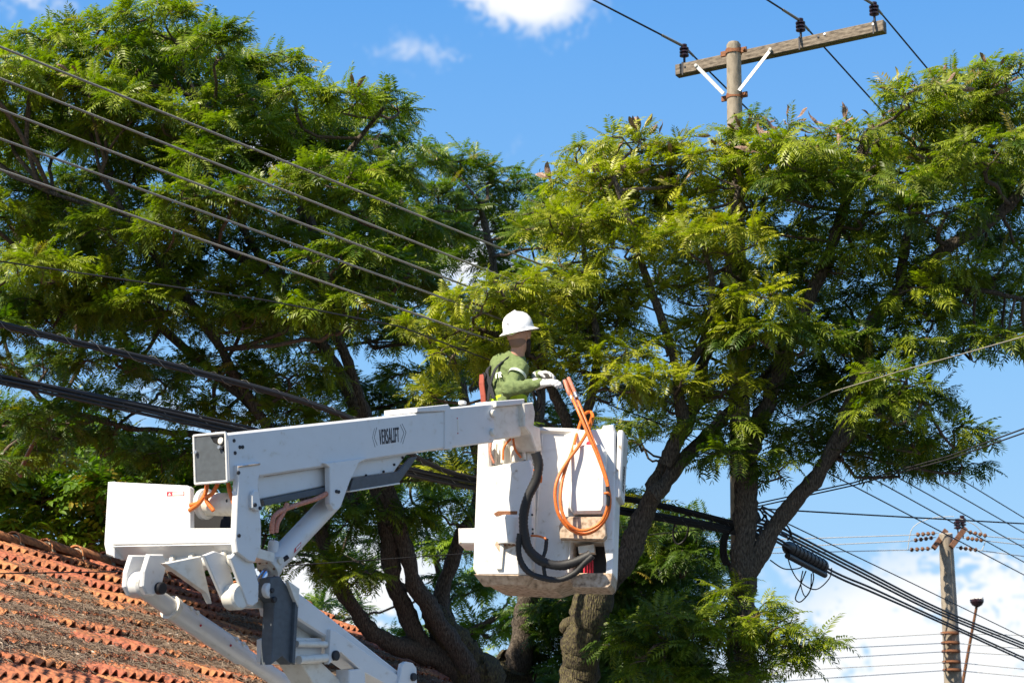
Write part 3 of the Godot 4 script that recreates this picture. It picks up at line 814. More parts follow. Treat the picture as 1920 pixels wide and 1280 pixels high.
	tree(t, [
		[down_to_ground(foot) + [Vector3(1.941, 3.647, -17.362), Vector3(1.950, 4.081, -17.245), Vector3(1.968, 4.515, -17.129), Vector3(1.986, 4.949, -17.013), Vector3(2.031, 5.253, -16.931), Vector3(2.202, 5.687, -16.815), Vector3(2.404, 6.208, -16.676), Vector3(2.651, 6.729, -16.536), Vector3(2.840, 7.293, -16.385), Vector3(3.011, 7.770, -16.257)], .16, .03],
		[[Vector3(1.968, 4.189, -17.216), Vector3(2.088, 4.318, -17.173), Vector3(2.222, 4.577, -17.094), Vector3(2.423, 4.814, -17.021), Vector3(2.610, 5.029, -16.954), Vector3(2.823, 5.460, -16.829), Vector3(2.956, 5.890, -16.704), Vector3(3.044, 6.234, -16.603), Vector3(3.266, 6.491, -16.524), Vector3(3.623, 6.791, -16.435), Vector3(3.978, 7.004, -16.368), Vector3(4.334, 7.303, -16.279)], .085, .045],
		[[Vector3(3.056, 6.251, -16.664), Vector3(3.266, 6.361, -16.557), Vector3(3.564, 6.469, -16.450), Vector3(3.903, 6.426, -16.384), Vector3(4.239, 6.341, -16.329)], .04, .02],
		[[Vector3(3.261, 6.483, -16.498), Vector3(3.332, 6.912, -16.521), Vector3(3.539, 7.392, -16.531), Vector3(3.794, 7.877, -16.539)], .05, .02],
		[[Vector3(2.629, 5.058, -16.984), Vector3(2.893, 5.347, -16.734), Vector3(3.173, 5.566, -16.503), Vector3(3.404, 5.442, -16.363)], .045, .02],
		[[Vector3(1.950, 4.038, -17.257), Vector3(1.732, 3.752, -17.127), Vector3(1.449, 3.642, -16.949), Vector3(1.171, 3.534, -16.771)], .03, .012],
		[[Vector3(1.959, 3.690, -17.350), Vector3(2.132, 3.623, -17.161), Vector3(2.326, 3.557, -16.972), Vector3(2.472, 3.513, -16.776)], .025, .01],
		[[Vector3(2.031, 5.253, -16.931), Vector3(1.865, 5.382, -16.690), Vector3(1.712, 5.423, -16.472)], .035, .015]],
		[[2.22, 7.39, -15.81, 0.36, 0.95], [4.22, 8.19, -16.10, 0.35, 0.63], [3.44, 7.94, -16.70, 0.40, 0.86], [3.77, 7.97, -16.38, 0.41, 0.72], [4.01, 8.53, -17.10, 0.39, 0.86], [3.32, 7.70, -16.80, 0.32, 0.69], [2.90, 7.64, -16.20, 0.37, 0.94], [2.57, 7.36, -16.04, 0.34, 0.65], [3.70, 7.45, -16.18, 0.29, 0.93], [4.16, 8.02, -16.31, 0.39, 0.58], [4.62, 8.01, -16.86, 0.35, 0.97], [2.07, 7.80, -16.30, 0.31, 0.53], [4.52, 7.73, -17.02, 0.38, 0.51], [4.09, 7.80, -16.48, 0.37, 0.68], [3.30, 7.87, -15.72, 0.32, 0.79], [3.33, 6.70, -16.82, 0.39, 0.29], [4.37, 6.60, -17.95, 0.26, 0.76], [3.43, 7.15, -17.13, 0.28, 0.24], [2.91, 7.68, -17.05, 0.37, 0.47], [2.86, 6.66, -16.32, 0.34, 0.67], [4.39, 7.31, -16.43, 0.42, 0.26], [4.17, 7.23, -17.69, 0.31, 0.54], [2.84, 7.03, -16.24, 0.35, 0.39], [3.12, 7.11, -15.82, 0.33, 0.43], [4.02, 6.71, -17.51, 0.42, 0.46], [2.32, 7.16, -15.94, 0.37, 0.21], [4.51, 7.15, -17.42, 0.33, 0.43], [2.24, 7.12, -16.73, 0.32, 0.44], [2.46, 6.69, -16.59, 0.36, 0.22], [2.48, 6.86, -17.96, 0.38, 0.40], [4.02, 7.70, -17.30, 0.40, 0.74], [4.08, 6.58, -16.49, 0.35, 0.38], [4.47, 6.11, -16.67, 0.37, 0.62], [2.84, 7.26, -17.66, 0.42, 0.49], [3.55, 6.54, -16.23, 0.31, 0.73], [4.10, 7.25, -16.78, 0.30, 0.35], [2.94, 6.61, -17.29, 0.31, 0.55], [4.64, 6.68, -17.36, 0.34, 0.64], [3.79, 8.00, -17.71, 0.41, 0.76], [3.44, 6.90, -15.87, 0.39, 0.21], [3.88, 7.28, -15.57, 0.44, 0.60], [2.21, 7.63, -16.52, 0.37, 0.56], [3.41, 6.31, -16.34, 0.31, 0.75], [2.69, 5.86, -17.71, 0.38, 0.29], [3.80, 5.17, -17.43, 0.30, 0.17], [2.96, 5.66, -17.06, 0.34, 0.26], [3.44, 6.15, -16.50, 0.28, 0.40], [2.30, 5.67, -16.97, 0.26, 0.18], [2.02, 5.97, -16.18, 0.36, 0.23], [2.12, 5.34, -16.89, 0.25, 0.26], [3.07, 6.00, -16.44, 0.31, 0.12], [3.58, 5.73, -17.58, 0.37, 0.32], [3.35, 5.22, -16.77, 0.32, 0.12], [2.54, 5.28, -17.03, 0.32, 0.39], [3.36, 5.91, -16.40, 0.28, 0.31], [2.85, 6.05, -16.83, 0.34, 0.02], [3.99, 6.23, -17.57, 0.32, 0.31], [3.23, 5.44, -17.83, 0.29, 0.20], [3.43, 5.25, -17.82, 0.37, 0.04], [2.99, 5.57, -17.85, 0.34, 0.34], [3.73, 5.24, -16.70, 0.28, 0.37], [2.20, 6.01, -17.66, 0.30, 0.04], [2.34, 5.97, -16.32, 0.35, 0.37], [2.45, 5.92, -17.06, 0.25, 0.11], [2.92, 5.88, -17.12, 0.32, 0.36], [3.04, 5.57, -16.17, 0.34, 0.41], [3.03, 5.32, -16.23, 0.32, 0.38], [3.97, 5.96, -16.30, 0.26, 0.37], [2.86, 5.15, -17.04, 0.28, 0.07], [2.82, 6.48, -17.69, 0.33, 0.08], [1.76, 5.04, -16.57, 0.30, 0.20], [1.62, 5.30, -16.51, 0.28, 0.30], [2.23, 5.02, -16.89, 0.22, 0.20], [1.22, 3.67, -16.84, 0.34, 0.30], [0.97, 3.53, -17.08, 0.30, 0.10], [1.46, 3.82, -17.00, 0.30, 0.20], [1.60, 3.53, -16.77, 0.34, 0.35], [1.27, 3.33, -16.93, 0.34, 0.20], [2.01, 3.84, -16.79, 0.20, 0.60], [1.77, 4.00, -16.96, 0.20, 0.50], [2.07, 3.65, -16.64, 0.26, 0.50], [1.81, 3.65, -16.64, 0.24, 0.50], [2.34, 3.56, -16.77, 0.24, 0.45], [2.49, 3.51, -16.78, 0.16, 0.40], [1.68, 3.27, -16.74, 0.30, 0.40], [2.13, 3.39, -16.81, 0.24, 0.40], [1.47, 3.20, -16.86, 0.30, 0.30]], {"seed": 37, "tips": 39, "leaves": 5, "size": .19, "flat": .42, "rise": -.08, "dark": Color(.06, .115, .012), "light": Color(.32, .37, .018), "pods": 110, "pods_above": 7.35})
	t = thing("tree", "dark green tree behind the bucket, low at the right of it", "tree", Vector3(1.4, 0, -23))
	foot = Vector3(1.314, 3.744, -23.237)
	tree(t, [[down_to_ground(foot) + [Vector3(1.314, 4.321, -23.082), Vector3(1.434, 5.014, -22.897), Vector3(1.553, 5.533, -22.757)], .14, .03]],
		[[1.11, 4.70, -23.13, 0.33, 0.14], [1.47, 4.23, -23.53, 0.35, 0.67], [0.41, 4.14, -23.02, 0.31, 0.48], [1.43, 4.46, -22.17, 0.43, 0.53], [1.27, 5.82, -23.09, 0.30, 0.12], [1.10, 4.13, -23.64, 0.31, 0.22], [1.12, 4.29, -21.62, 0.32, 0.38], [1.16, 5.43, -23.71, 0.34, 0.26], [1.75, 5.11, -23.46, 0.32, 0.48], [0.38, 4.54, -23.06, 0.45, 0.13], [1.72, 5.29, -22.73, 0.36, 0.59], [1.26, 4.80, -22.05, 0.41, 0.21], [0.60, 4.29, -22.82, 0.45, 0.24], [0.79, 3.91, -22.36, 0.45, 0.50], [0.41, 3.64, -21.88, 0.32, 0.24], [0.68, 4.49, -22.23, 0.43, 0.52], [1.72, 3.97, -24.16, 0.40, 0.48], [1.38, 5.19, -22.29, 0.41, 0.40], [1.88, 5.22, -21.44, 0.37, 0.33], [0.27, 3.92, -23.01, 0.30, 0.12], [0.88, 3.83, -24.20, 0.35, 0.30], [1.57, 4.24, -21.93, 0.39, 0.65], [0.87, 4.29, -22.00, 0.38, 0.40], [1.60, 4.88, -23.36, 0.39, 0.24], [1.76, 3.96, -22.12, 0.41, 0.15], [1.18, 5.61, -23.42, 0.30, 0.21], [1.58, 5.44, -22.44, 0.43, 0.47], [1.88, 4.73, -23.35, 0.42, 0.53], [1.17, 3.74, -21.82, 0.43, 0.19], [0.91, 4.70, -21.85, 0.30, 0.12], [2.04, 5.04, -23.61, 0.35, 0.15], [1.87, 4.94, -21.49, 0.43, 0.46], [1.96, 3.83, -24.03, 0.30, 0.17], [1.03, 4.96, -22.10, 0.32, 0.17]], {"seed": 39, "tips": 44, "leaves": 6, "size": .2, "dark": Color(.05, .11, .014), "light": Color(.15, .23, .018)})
	t = thing("tree", "broad-leaved tree behind the roof ridge at the left", "tree", Vector3(-5, 0, -24))
	foot = Vector3(-5.134, 3.875, -24.651)
	tree(t, [[down_to_ground(foot) + [Vector3(-5.197, 5.099, -24.323), Vector3(-5.324, 5.650, -24.176), Vector3(-5.514, 6.017, -24.077), Vector3(-5.704, 6.446, -23.962)], .12, .03],
		[[Vector3(-5.229, 5.222, -24.290), Vector3(-4.948, 5.628, -24.043), Vector3(-4.701, 5.909, -23.830), Vector3(-4.239, 6.126, -23.634)], .06, .02]],
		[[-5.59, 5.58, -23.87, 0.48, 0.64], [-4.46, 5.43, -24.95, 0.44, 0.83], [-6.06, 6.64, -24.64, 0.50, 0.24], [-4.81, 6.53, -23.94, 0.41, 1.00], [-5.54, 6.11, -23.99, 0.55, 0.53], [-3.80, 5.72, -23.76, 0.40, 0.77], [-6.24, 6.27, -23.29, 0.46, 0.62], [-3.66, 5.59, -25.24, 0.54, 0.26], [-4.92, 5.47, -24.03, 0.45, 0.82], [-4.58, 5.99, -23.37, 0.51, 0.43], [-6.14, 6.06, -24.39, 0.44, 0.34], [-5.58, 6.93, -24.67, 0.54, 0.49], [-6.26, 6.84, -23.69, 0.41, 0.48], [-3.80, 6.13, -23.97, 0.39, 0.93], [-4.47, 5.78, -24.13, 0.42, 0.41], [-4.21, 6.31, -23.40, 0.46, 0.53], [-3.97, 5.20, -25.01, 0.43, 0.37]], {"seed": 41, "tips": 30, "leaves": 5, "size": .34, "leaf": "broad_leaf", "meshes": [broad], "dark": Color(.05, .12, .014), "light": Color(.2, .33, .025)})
	t = thing("tree", "far tree showing sunny leaves low between the trunks", "tree", Vector3(-1, 0, -28.5))
	foot = Vector3(-0.740, 4.114, -28.832)
	tree(t, [[down_to_ground(foot) + [Vector3(-0.814, 4.972, -28.602), Vector3(-0.962, 5.687, -28.410), Vector3(-1.184, 6.402, -28.219)], .14, .03],
		[[Vector3(-0.814, 4.972, -28.602), Vector3(-0.073, 5.297, -28.256), Vector3(0.436, 5.475, -27.949)], .06, .02], [[Vector3(-0.888, 5.330, -28.506), Vector3(-1.614, 5.722, -28.142), Vector3(-2.327, 6.037, -27.799)], .06, .02]],
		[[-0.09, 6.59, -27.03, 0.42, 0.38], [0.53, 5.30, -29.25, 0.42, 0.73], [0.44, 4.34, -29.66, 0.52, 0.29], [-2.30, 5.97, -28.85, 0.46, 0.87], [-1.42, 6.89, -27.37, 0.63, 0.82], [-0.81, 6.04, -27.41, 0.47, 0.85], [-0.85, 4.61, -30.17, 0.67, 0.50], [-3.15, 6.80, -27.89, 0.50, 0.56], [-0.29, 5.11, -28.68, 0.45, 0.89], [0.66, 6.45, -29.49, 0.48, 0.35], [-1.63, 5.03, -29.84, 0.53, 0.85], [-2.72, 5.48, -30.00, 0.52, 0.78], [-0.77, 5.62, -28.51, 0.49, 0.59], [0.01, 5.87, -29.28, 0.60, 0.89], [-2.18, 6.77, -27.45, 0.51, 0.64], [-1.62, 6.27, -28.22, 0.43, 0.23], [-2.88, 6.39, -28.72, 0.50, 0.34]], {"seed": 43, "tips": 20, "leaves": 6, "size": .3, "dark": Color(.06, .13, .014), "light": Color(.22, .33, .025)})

# ---------------------------------------------------------------- poles and wires
func wire(called: String, label: String, points: Array, r: float, m: String, group := "", sag := 0.0) -> Node3D:
	var p := []
	for k in points.size() - 1:
		var long: float = points[k].distance_to(points[k + 1])
		for j in 14:
			var s := j / 14.0
			p.append(points[k].lerp(points[k + 1], s) - Vector3(0, 4.0 * sag * s * (1.0 - s), 0) * (1.0 if long > 3.0 else 0.0))
	p.append(points[-1])
	var b := MB.new()
	b.tube(p, same(r, p.size()), 6, false)
	var o := part(self, called, b.mesh(), mats[m])
	tag(o, label, "wire", group)
	return o

func insulator(parent: Node3D, at: Vector3, axis: Vector3, s := 1.0) -> void:
	var b := MB.new()
	var pr := []
	for k in 3:
		var y := .02 + k * .042
		pr += [Vector2(.03, y), Vector2(.055, y + .006), Vector2(.056, y + .022), Vector2(.03, y + .034)]
	pr = [Vector2(0, .015), Vector2(.03, .015)] + pr + [Vector2(.036, .15), Vector2(.036, .17), Vector2(0, .175)]
	for k in pr.size():
		pr[k] = pr[k] * s
	b.lathe(at, axis, pr, 18)
	var o := part(parent, "insulator", b.mesh(), mats["insulator"])
	b = MB.new()
	b.tube([at - axis * .17 * s, at + axis * .03 * s], [.011, .011], 8)
	part(o, "pin", b.mesh(), mats["dark_bolt"])

func poles() -> void:
	var top := Vector3(1.977, 8.908, -16.988)
	var low := Vector3(top.x + .0, 0, top.z)
	low = top + (Vector3(2.049, 4.684, -18.119) - top) * (top.y / (top.y - Vector3(2.049, 4.684, -18.119).y))
	var t := thing("utility_pole", "tall concrete utility pole with a wooden crossarm, rising out of the trees", "pole", low)
	var b := MB.new()
	b.tube([low, top - Vector3(0, .02, 0), top], [.14, .064, .05], 24)
	part(t, "pole", b.mesh(), mats["concrete"])
	# crossarm fixed to the far side of the pole
	var al := Vector3(1.512, 8.845, -17.501)
	var ar := Vector3(3.240, 8.850, -16.506)
	var ax := (ar - al).normalized()
	var ah := (Vector3.UP - ax * Vector3.UP.dot(ax)).normalized()
	var an := ax.cross(ah)
	b = MB.new()
	b.beam(al, ar, ah * .105, an * .09, .006)
	var arm := part(t, "crossarm", b.mesh(), mats["old_wood"])
	for q in [[.955, .025], [.70, .02], [.73, .03], [.27, 0.0], [.05, .01]]:
		b = MB.new()
		var at: Vector3 = al.lerp(ar, q[0]) + ah * q[1] + an * .045 * signf(an.z)
		b.lathe(at, an * signf(an.z), [Vector2(.011, -.02), Vector2(.011, .006), Vector2(0, .007)], 10)
		part(arm, "bolt", b.mesh(), mats["steel" if q[0] > .7 else "dark_bolt"])
	var feet := []
	for q in [.038, .61, .955]:
		var at := al.lerp(ar, q) + ah * .115
		insulator(t, at, ah, .78)
		feet.append(at + ah * .115)
		b = MB.new()
		b.beam(al.lerp(ar, q) - ah * .065 + an * .047 * signf(an.z), al.lerp(ar, q) + ah * .06 + an * .047 * signf(an.z), ax * .014, an * .006, .001)
		part(arm, "strap", b.mesh(), mats["dark_bolt"])
	# rusty bands and the two flat braces
	for y in [97, 181]:
		var at: Vector3 = top + (low - top) * (top.y - (Vector3(1.977, 8.829, -17.008).y if y == 97 else Vector3(1.987, 8.444, -17.112).y)) / (top.y - low.y)
		b = MB.new()
		b.lathe(at, Vector3.UP, [Vector2(.066, -.022), Vector2(.074, -.022), Vector2(.074, .022), Vector2(.066, .022)], 24)
		b.beam(at + ax * .07, at + ax * .125, Vector3.UP * .05, an * .02, .002)
		b.beam(at - ax * .07, at - ax * .125, Vector3.UP * .05, an * .02, .002)
		b.lathe(at + ax * .105 + an * .03, an, [Vector2(.014, -.06), Vector2(.014, .0), Vector2(0, .001)], 8)
		part(t, "band", b.mesh(), mats["rust"])
	for q in [[.11, -1.0], [.475, 1.0]]:
		b = MB.new()
		var from := al.lerp(ar, q[0]) + an * .056 * signf(an.z) - ah * .01
		var to: Vector3 = Vector3(1.977, 8.467, -17.106) + ax * .075 * q[1] + an * .05 * signf(an.z)
		b.beam(from, to, (to - from).normalized().cross(an) * .034, an * .006, .001)
		b.lathe(from + an * .004 * signf(an.z), an * signf(an.z), [Vector2(.016, 0), Vector2(.016, .014), Vector2(0, .015)], 8)
		part(t, "brace", b.mesh(), mats["galvanised"])
	# the three conductors on the crossarm
	var left := [Vector3(-0.135, 9.268, -15.856), Vector3(1.353, 9.101, -15.383), Vector3(2.057, 8.975, -15.106)]
	var right := [Vector3(6.252, 8.640, -26.273), Vector3(7.255, 8.752, -25.622), Vector3(7.886, 8.896, -25.376)]
	var which := ["leftmost", "middle", "rightmost"]
	for k in 3:
		wire("power_line", "%s of the three bare lines over the crossarm" % which[k], [left[k] + (left[k] - feet[k]) * 2.0, feet[k], right[k]], .0085, "wire_black", "lines on the crossarm", .0)
		b = MB.new()
		var d: Vector3 = (left[k] - feet[k]).normalized()
		b.tube([feet[k] + d * .3, feet[k], feet[k] + (right[k] - feet[k]).normalized() * .22], [.012, .014, .012], 6)
		part(t, "wire_wrap", b.mesh(), mats["wire_grey"])
	# five insulated wires on a rack lower on the same pole
	var ys := [[88, 646, 970], [147, 694, 998], [205, 730, 1026], [260, 759, 1053], [318, 800, 1077]]
	var starts := [Vector3(-3.566, 7.282, -13.282), Vector3(-3.566, 7.070, -13.339), Vector3(-3.566, 6.862, -13.395), Vector3(-3.566, 6.664, -13.447), Vector3(-3.566, 6.456, -13.503)]
	var mids := [Vector3(2.023, 6.283, -17.587), Vector3(2.023, 6.064, -17.646), Vector3(2.023, 5.900, -17.690), Vector3(2.023, 5.767, -17.725), Vector3(2.023, 5.580, -17.776)]
	var ends := [Vector3(6.732, 6.353, -26.679), Vector3(6.732, 6.163, -26.730), Vector3(6.732, 5.973, -26.781), Vector3(6.732, 5.790, -26.830), Vector3(6.732, 5.628, -26.873)]
	var order := ["highest", "second highest", "middle", "second lowest", "lowest"]
	for k in 5:
		var out: Vector3 = (starts[k] - mids[k])
		wire("overhead_wire", "%s of the five parallel grey wires across the left tree" % order[k], [starts[k] + out * .7, mids[k]], .0085, "wire_grey", "five parallel wires on the left", .0)
		wire("overhead_wire", "%s of five thin wires sloping down to the far right" % order[k], [mids[k], ends[k], ends[k] + (ends[k] - mids[k]) * .5], .007, "wire_black", "five thin wires on the right", .0)
		b = MB.new()
		b.lathe(mids[k] + Vector3(.0, -.03, 0), Vector3.UP, [Vector2(0, 0), Vector2(.035, .0), Vector2(.035, .02), Vector2(.022, .03), Vector2(.035, .04), Vector2(.035, .06), Vector2(0, .06)], 12)
		part(t, "spool", b.mesh(), mats["cream_paint"])
	wire("service_wire", "single thin black wire crossing the left tree below the grey ones", [Vector3(-4.385, 5.724, -12.768), Vector3(-3.541, 5.810, -13.573), Vector3(-1.792, 5.772, -14.411), Vector3(-0.873, 5.854, -15.425), Vector3(2.023, 5.352, -17.837)], .0055, "wire_black")
	wire("service_wire", "thin dark wire stretched level across the roof tiles", [Vector3(-4.875, 3.641, -13.740), Vector3(-3.641, 3.785, -14.529), Vector3(-2.244, 4.023, -15.915), Vector3(-0.407, 4.366, -17.273), Vector3(2.023, 4.735, -18.002)], .005, "wire_black")
	# thick bundles of telephone cable
	var runs := [["thick black cable bundle running behind the boom from the left edge", [Vector3(-4.628, 5.467, -12.526), Vector3(-3.541, 5.393, -13.685), Vector3(-2.471, 5.330, -14.633), Vector3(-1.322, 5.165, -15.506), Vector3(-0.431, 4.855, -16.313), Vector3(1.006, 4.853, -17.349), Vector3(2.004, 4.731, -17.951)], 3, .013],
		["lower bundle of several black cables entering above the elbow cover", [Vector3(-4.628, 5.023, -12.645), Vector3(-3.541, 5.026, -13.783), Vector3(-2.106, 4.934, -14.946), Vector3(-0.431, 4.793, -16.330), Vector3(1.234, 4.707, -17.388), Vector3(2.004, 4.676, -17.966)], 5, .012]]
	var rng := RandomNumberGenerator.new()
	rng.seed = 3
	for r in runs:
		r[1].push_front(r[1][0] + (r[1][0] - r[1][1]) * 3.0)
		var o := thing("cable_bundle", r[0], "cable", Vector3.ZERO)
		for k in r[2]:
			var off := Vector3(0, (k - (r[2] - 1) * .5) * .015, (k % 2) * .02)
			var p := []
			for q in r[1]:
				p.append(q + off + Vector3(0, rng.randfn(0, .005), rng.randfn(0, .006)))
			part(o, "strand", pipe(p, r[3], 8, 7), mats["wire_black"])
		var whole := curve(r[1], 8)
		b = MB.new()
		var helix := []
		for k in range(0, whole.size() - 1):
			for j in 4:
				var a := (k * 4 + j) * 1.1
				helix.append(whole[k].lerp(whole[k + 1], j / 4.0) + Vector3(0, cos(a) * .038, sin(a) * .03))
		b.tube(helix, same(.0025, helix.size()), 3, false)
		part(o, "lashing_wire", b.mesh(), mats["wire_grey"])
	var east := [["upper of two thick black cables sloping down right of the tree trunk", [Vector3(1.998, 4.722, -17.902), Vector3(2.319, 4.804, -18.398), Vector3(3.408, 4.720, -20.387), Vector3(4.779, 4.639, -22.997), Vector3(6.517, 4.592, -26.116)], 3],
		["lower of two thick black cables sloping down right of the tree trunk", [Vector3(1.998, 4.668, -17.916), Vector3(2.306, 4.717, -18.317), Vector3(3.117, 4.619, -19.897), Vector3(3.709, 4.585, -20.941), Vector3(4.779, 4.552, -23.020), Vector3(6.517, 4.448, -26.154)], 2]]
	for r in east:
		var o := thing("cable_bundle", r[0], "cable", Vector3.ZERO)
		for k in r[2]:
			var p := []
			for q in r[1]:
				p.append(q + Vector3(0, (k - 1) * .034, rng.randfn(0, .01)))
			p.append(p[-1] + (p[-1] - p[-2]) * 2.0)
			part(o, "strand", pipe(p, .0115, 8, 7), mats["wire_black"])
	# splice box hanging on the cables, with its loops
	t = thing("splice_box", "black ribbed cable splice box hanging right of the forked trunk", "box", Vector3(2.693, 4.618, -19.069))
	var sa := Vector3(2.546, 4.682, -18.844)
	var sb := Vector3(3.014, 4.628, -19.687)
	var sd := (sb - sa).normalized()
	b = MB.new()
	b.tube([sa - sd * .06, sa, sa + sd * .04, sb - sd * .04, sb, sb + sd * .06], [.025, .05, .062, .062, .05, .025], 14)
	part(t, "case", b.mesh(), mats["black"])
	for k in 9:
		b = MB.new()
		var p := sa.lerp(sb, .1 + .1 * k)
		b.lathe(p, sd, [Vector2(.06, -.012), Vector2(.068, -.008), Vector2(.068, .008), Vector2(.06, .012)], 12)
		part(t, "rib", b.mesh(), mats["black_sleeve"])
	b = MB.new()
	b.tube([sa + Vector3(0, -.085, .02), sb + Vector3(0, -.085, .02)], [.03, .03], 8)
	part(t, "clamp_bar", b.mesh(), mats["black"])
	for q in [[Vector3(2.537, 4.658, -18.851), Vector3(2.602, 4.510, -19.015), Vector3(2.699, 4.407, -19.166), Vector3(2.866, 4.352, -19.306), Vector3(3.011, 4.467, -19.399), Vector3(3.055, 4.583, -19.492)], [Vector3(2.753, 4.498, -19.101), Vector3(2.693, 4.353, -19.140), Vector3(2.653, 4.247, -19.168), Vector3(2.703, 4.219, -19.176), Vector3(2.783, 4.305, -19.152), Vector3(2.823, 4.426, -19.120), Vector3(2.813, 4.498, -19.101)], [Vector3(2.723, 4.498, -19.101), Vector3(2.703, 4.378, -19.133), Vector3(2.743, 4.267, -19.163), Vector3(2.793, 4.329, -19.146), Vector3(2.803, 4.474, -19.107)], [Vector3(2.368, 4.532, -18.678), Vector3(2.508, 4.477, -18.830), Vector3(2.650, 4.497, -18.963), Vector3(2.718, 4.537, -19.090)]]:
		part(t, "cable_loop", pipe(q, .006, 6, 6), mats["wire_black"])
	t = thing("cable_coil", "coil of black cable hung on the pole left of the tree trunk", "cable", Vector3(1.890, 4.514, -17.958))
	for k in 5:
		var x := k * .012
		var q := [Vector3(1.918, 4.686, -17.912), Vector3(1.857, 4.627, -17.927), Vector3(1.838, 4.491, -17.964), Vector3(1.871, 4.386, -17.992), Vector3(1.918, 4.350, -18.002)]
		var p := []
		for a in q:
			p.append(a + Vector3(x, 0, .012 * k))
		p.append(p[-1] + Vector3(.05, -.5, 0))
		part(t, "turn", pipe(p, .008, 6, 6), mats["wire_black"])
	t = thing("cable_slack", "tangle of slack black cable where the bundles meet the pole", "cable", Vector3(2.210, 4.786, -17.885))
	for q in [[Vector3(2.188, 4.850, -17.764), Vector3(2.293, 4.813, -17.981), Vector3(2.414, 4.770, -18.200), Vector3(2.522, 4.734, -18.416), Vector3(2.569, 4.721, -18.627)], [Vector3(2.197, 4.859, -17.762), Vector3(2.316, 4.849, -17.971), Vector3(2.447, 4.793, -18.194), Vector3(2.532, 4.734, -18.416), Vector3(2.529, 4.711, -18.630)], [Vector3(2.179, 4.832, -17.769), Vector3(2.273, 4.787, -18.023), Vector3(2.389, 4.749, -18.274), Vector3(2.506, 4.727, -18.522)], [Vector3(2.125, 4.718, -17.903), Vector3(2.163, 4.831, -17.873), Vector3(2.200, 4.763, -17.891), Vector3(2.238, 4.809, -17.879), Vector3(2.257, 4.695, -17.909)], [Vector3(1.316, 4.822, -17.875), Vector3(1.434, 4.763, -17.891), Vector3(1.551, 4.804, -17.880), Vector3(1.645, 4.718, -17.903), Vector3(1.810, 4.763, -17.891), Vector3(1.998, 4.722, -17.902)], [Vector3(1.457, 4.795, -17.882), Vector3(1.420, 4.650, -17.921), Vector3(1.457, 4.559, -17.946), Vector3(1.528, 4.604, -17.933), Vector3(1.561, 4.718, -17.903)]]:
		part(t, "loop", pipe(q, .009, 6, 6), mats["wire_black"])
	t = thing("splitter_box", "small dark junction boxes clamped to the pole at the cable level", "box", Vector3(2.163, 4.763, -17.891))
	for q in [Vector3(2.141, 4.777, -17.784), Vector3(2.163, 4.670, -17.761), Vector3(2.216, 4.723, -17.798), Vector3(2.132, 4.633, -17.822)]:
		b = MB.new()
		b.beam(q, q + Vector3(.03, -.05, 0), Vector3(.035, .02, 0), Vector3(0, 0, .05), .006)
		part(t, "case", b.mesh(), mats["black"])
	# wires leaving to the right
	wire("service_wire", "black service wire running almost level to the right edge", [Vector3(2.080, 4.886, -17.962), Vector3(2.517, 5.011, -18.756), Vector3(3.532, 5.141, -19.757), Vector3(5.543, 5.406, -21.756), Vector3(9.049, 5.981, -25.743)], .008, "wire_black")
	wire("service_wire", "upper of the paired wires rising to the right edge below the crown", [Vector3(2.069, 4.886, -17.858), Vector3(2.826, 4.870, -16.724), Vector3(3.450, 4.919, -15.882), Vector3(3.905, 4.989, -15.139), Vector3(4.873, 5.153, -13.542)], .006, "wire_black")
	wire("service_wire", "lower of the paired wires rising to the right edge below the crown", [Vector3(2.069, 4.859, -17.865), Vector3(2.826, 4.848, -16.729), Vector3(3.450, 4.895, -15.889), Vector3(3.905, 4.958, -15.147), Vector3(4.873, 5.111, -13.553)], .006, "wire_black")
	wire("service_wire", "grey wire slanting up through the drooping leaves to the right edge", [Vector3(2.023, 5.489, -17.800), Vector3(2.587, 5.501, -16.140), Vector3(3.034, 5.520, -15.514), Vector3(3.404, 5.540, -15.095), Vector3(3.830, 5.580, -14.670), Vector3(4.873, 5.715, -13.391)], .0048, "wire_grey")
	wire("service_wire", "thin straight wire slanting down above the thick right-hand cables", [Vector3(2.033, 4.941, -17.947), Vector3(2.659, 4.959, -19.288), Vector3(4.421, 4.968, -22.909), Vector3(6.768, 4.815, -27.091), Vector3(10.629, 4.511, -33.384)], .006, "wire_black")
	# far concrete pole with strain insulators
	var ft := Vector3(6.343, 6.655, -29.704)
	var fl := ft + (Vector3(6.452, 4.547, -30.269) - ft) * (ft.y / (ft.y - Vector3(6.452, 4.547, -30.269).y))
	t = thing("utility_pole", "far concrete pole with short brown crossarms and strings of insulators", "pole", fl)
	b = MB.new()
	b.tube([fl, ft], [.2, .1], 20)
	part(t, "pole", b.mesh(), mats["concrete"])
	for q in [[Vector3(6.102, 6.396, -29.463), Vector3(6.414, 6.751, -29.989)], [Vector3(6.357, 6.411, -29.459), Vector3(6.697, 6.782, -29.980)]]:
		b = MB.new()
		var d: Vector3 = (q[1] - q[0]).normalized()
		b.beam(q[0], q[1], d.cross(Vector3(0, 0, 1)) * .11, Vector3(0, 0, .1), .005)
		part(t, "crossarm", b.mesh(), mats["brown_wood"])
	insulator(t, Vector3(6.658, 6.797, -29.976), Vector3.UP, 1.0)
	insulator(t, Vector3(6.566, 6.734, -29.890), Vector3.UP, 1.0)
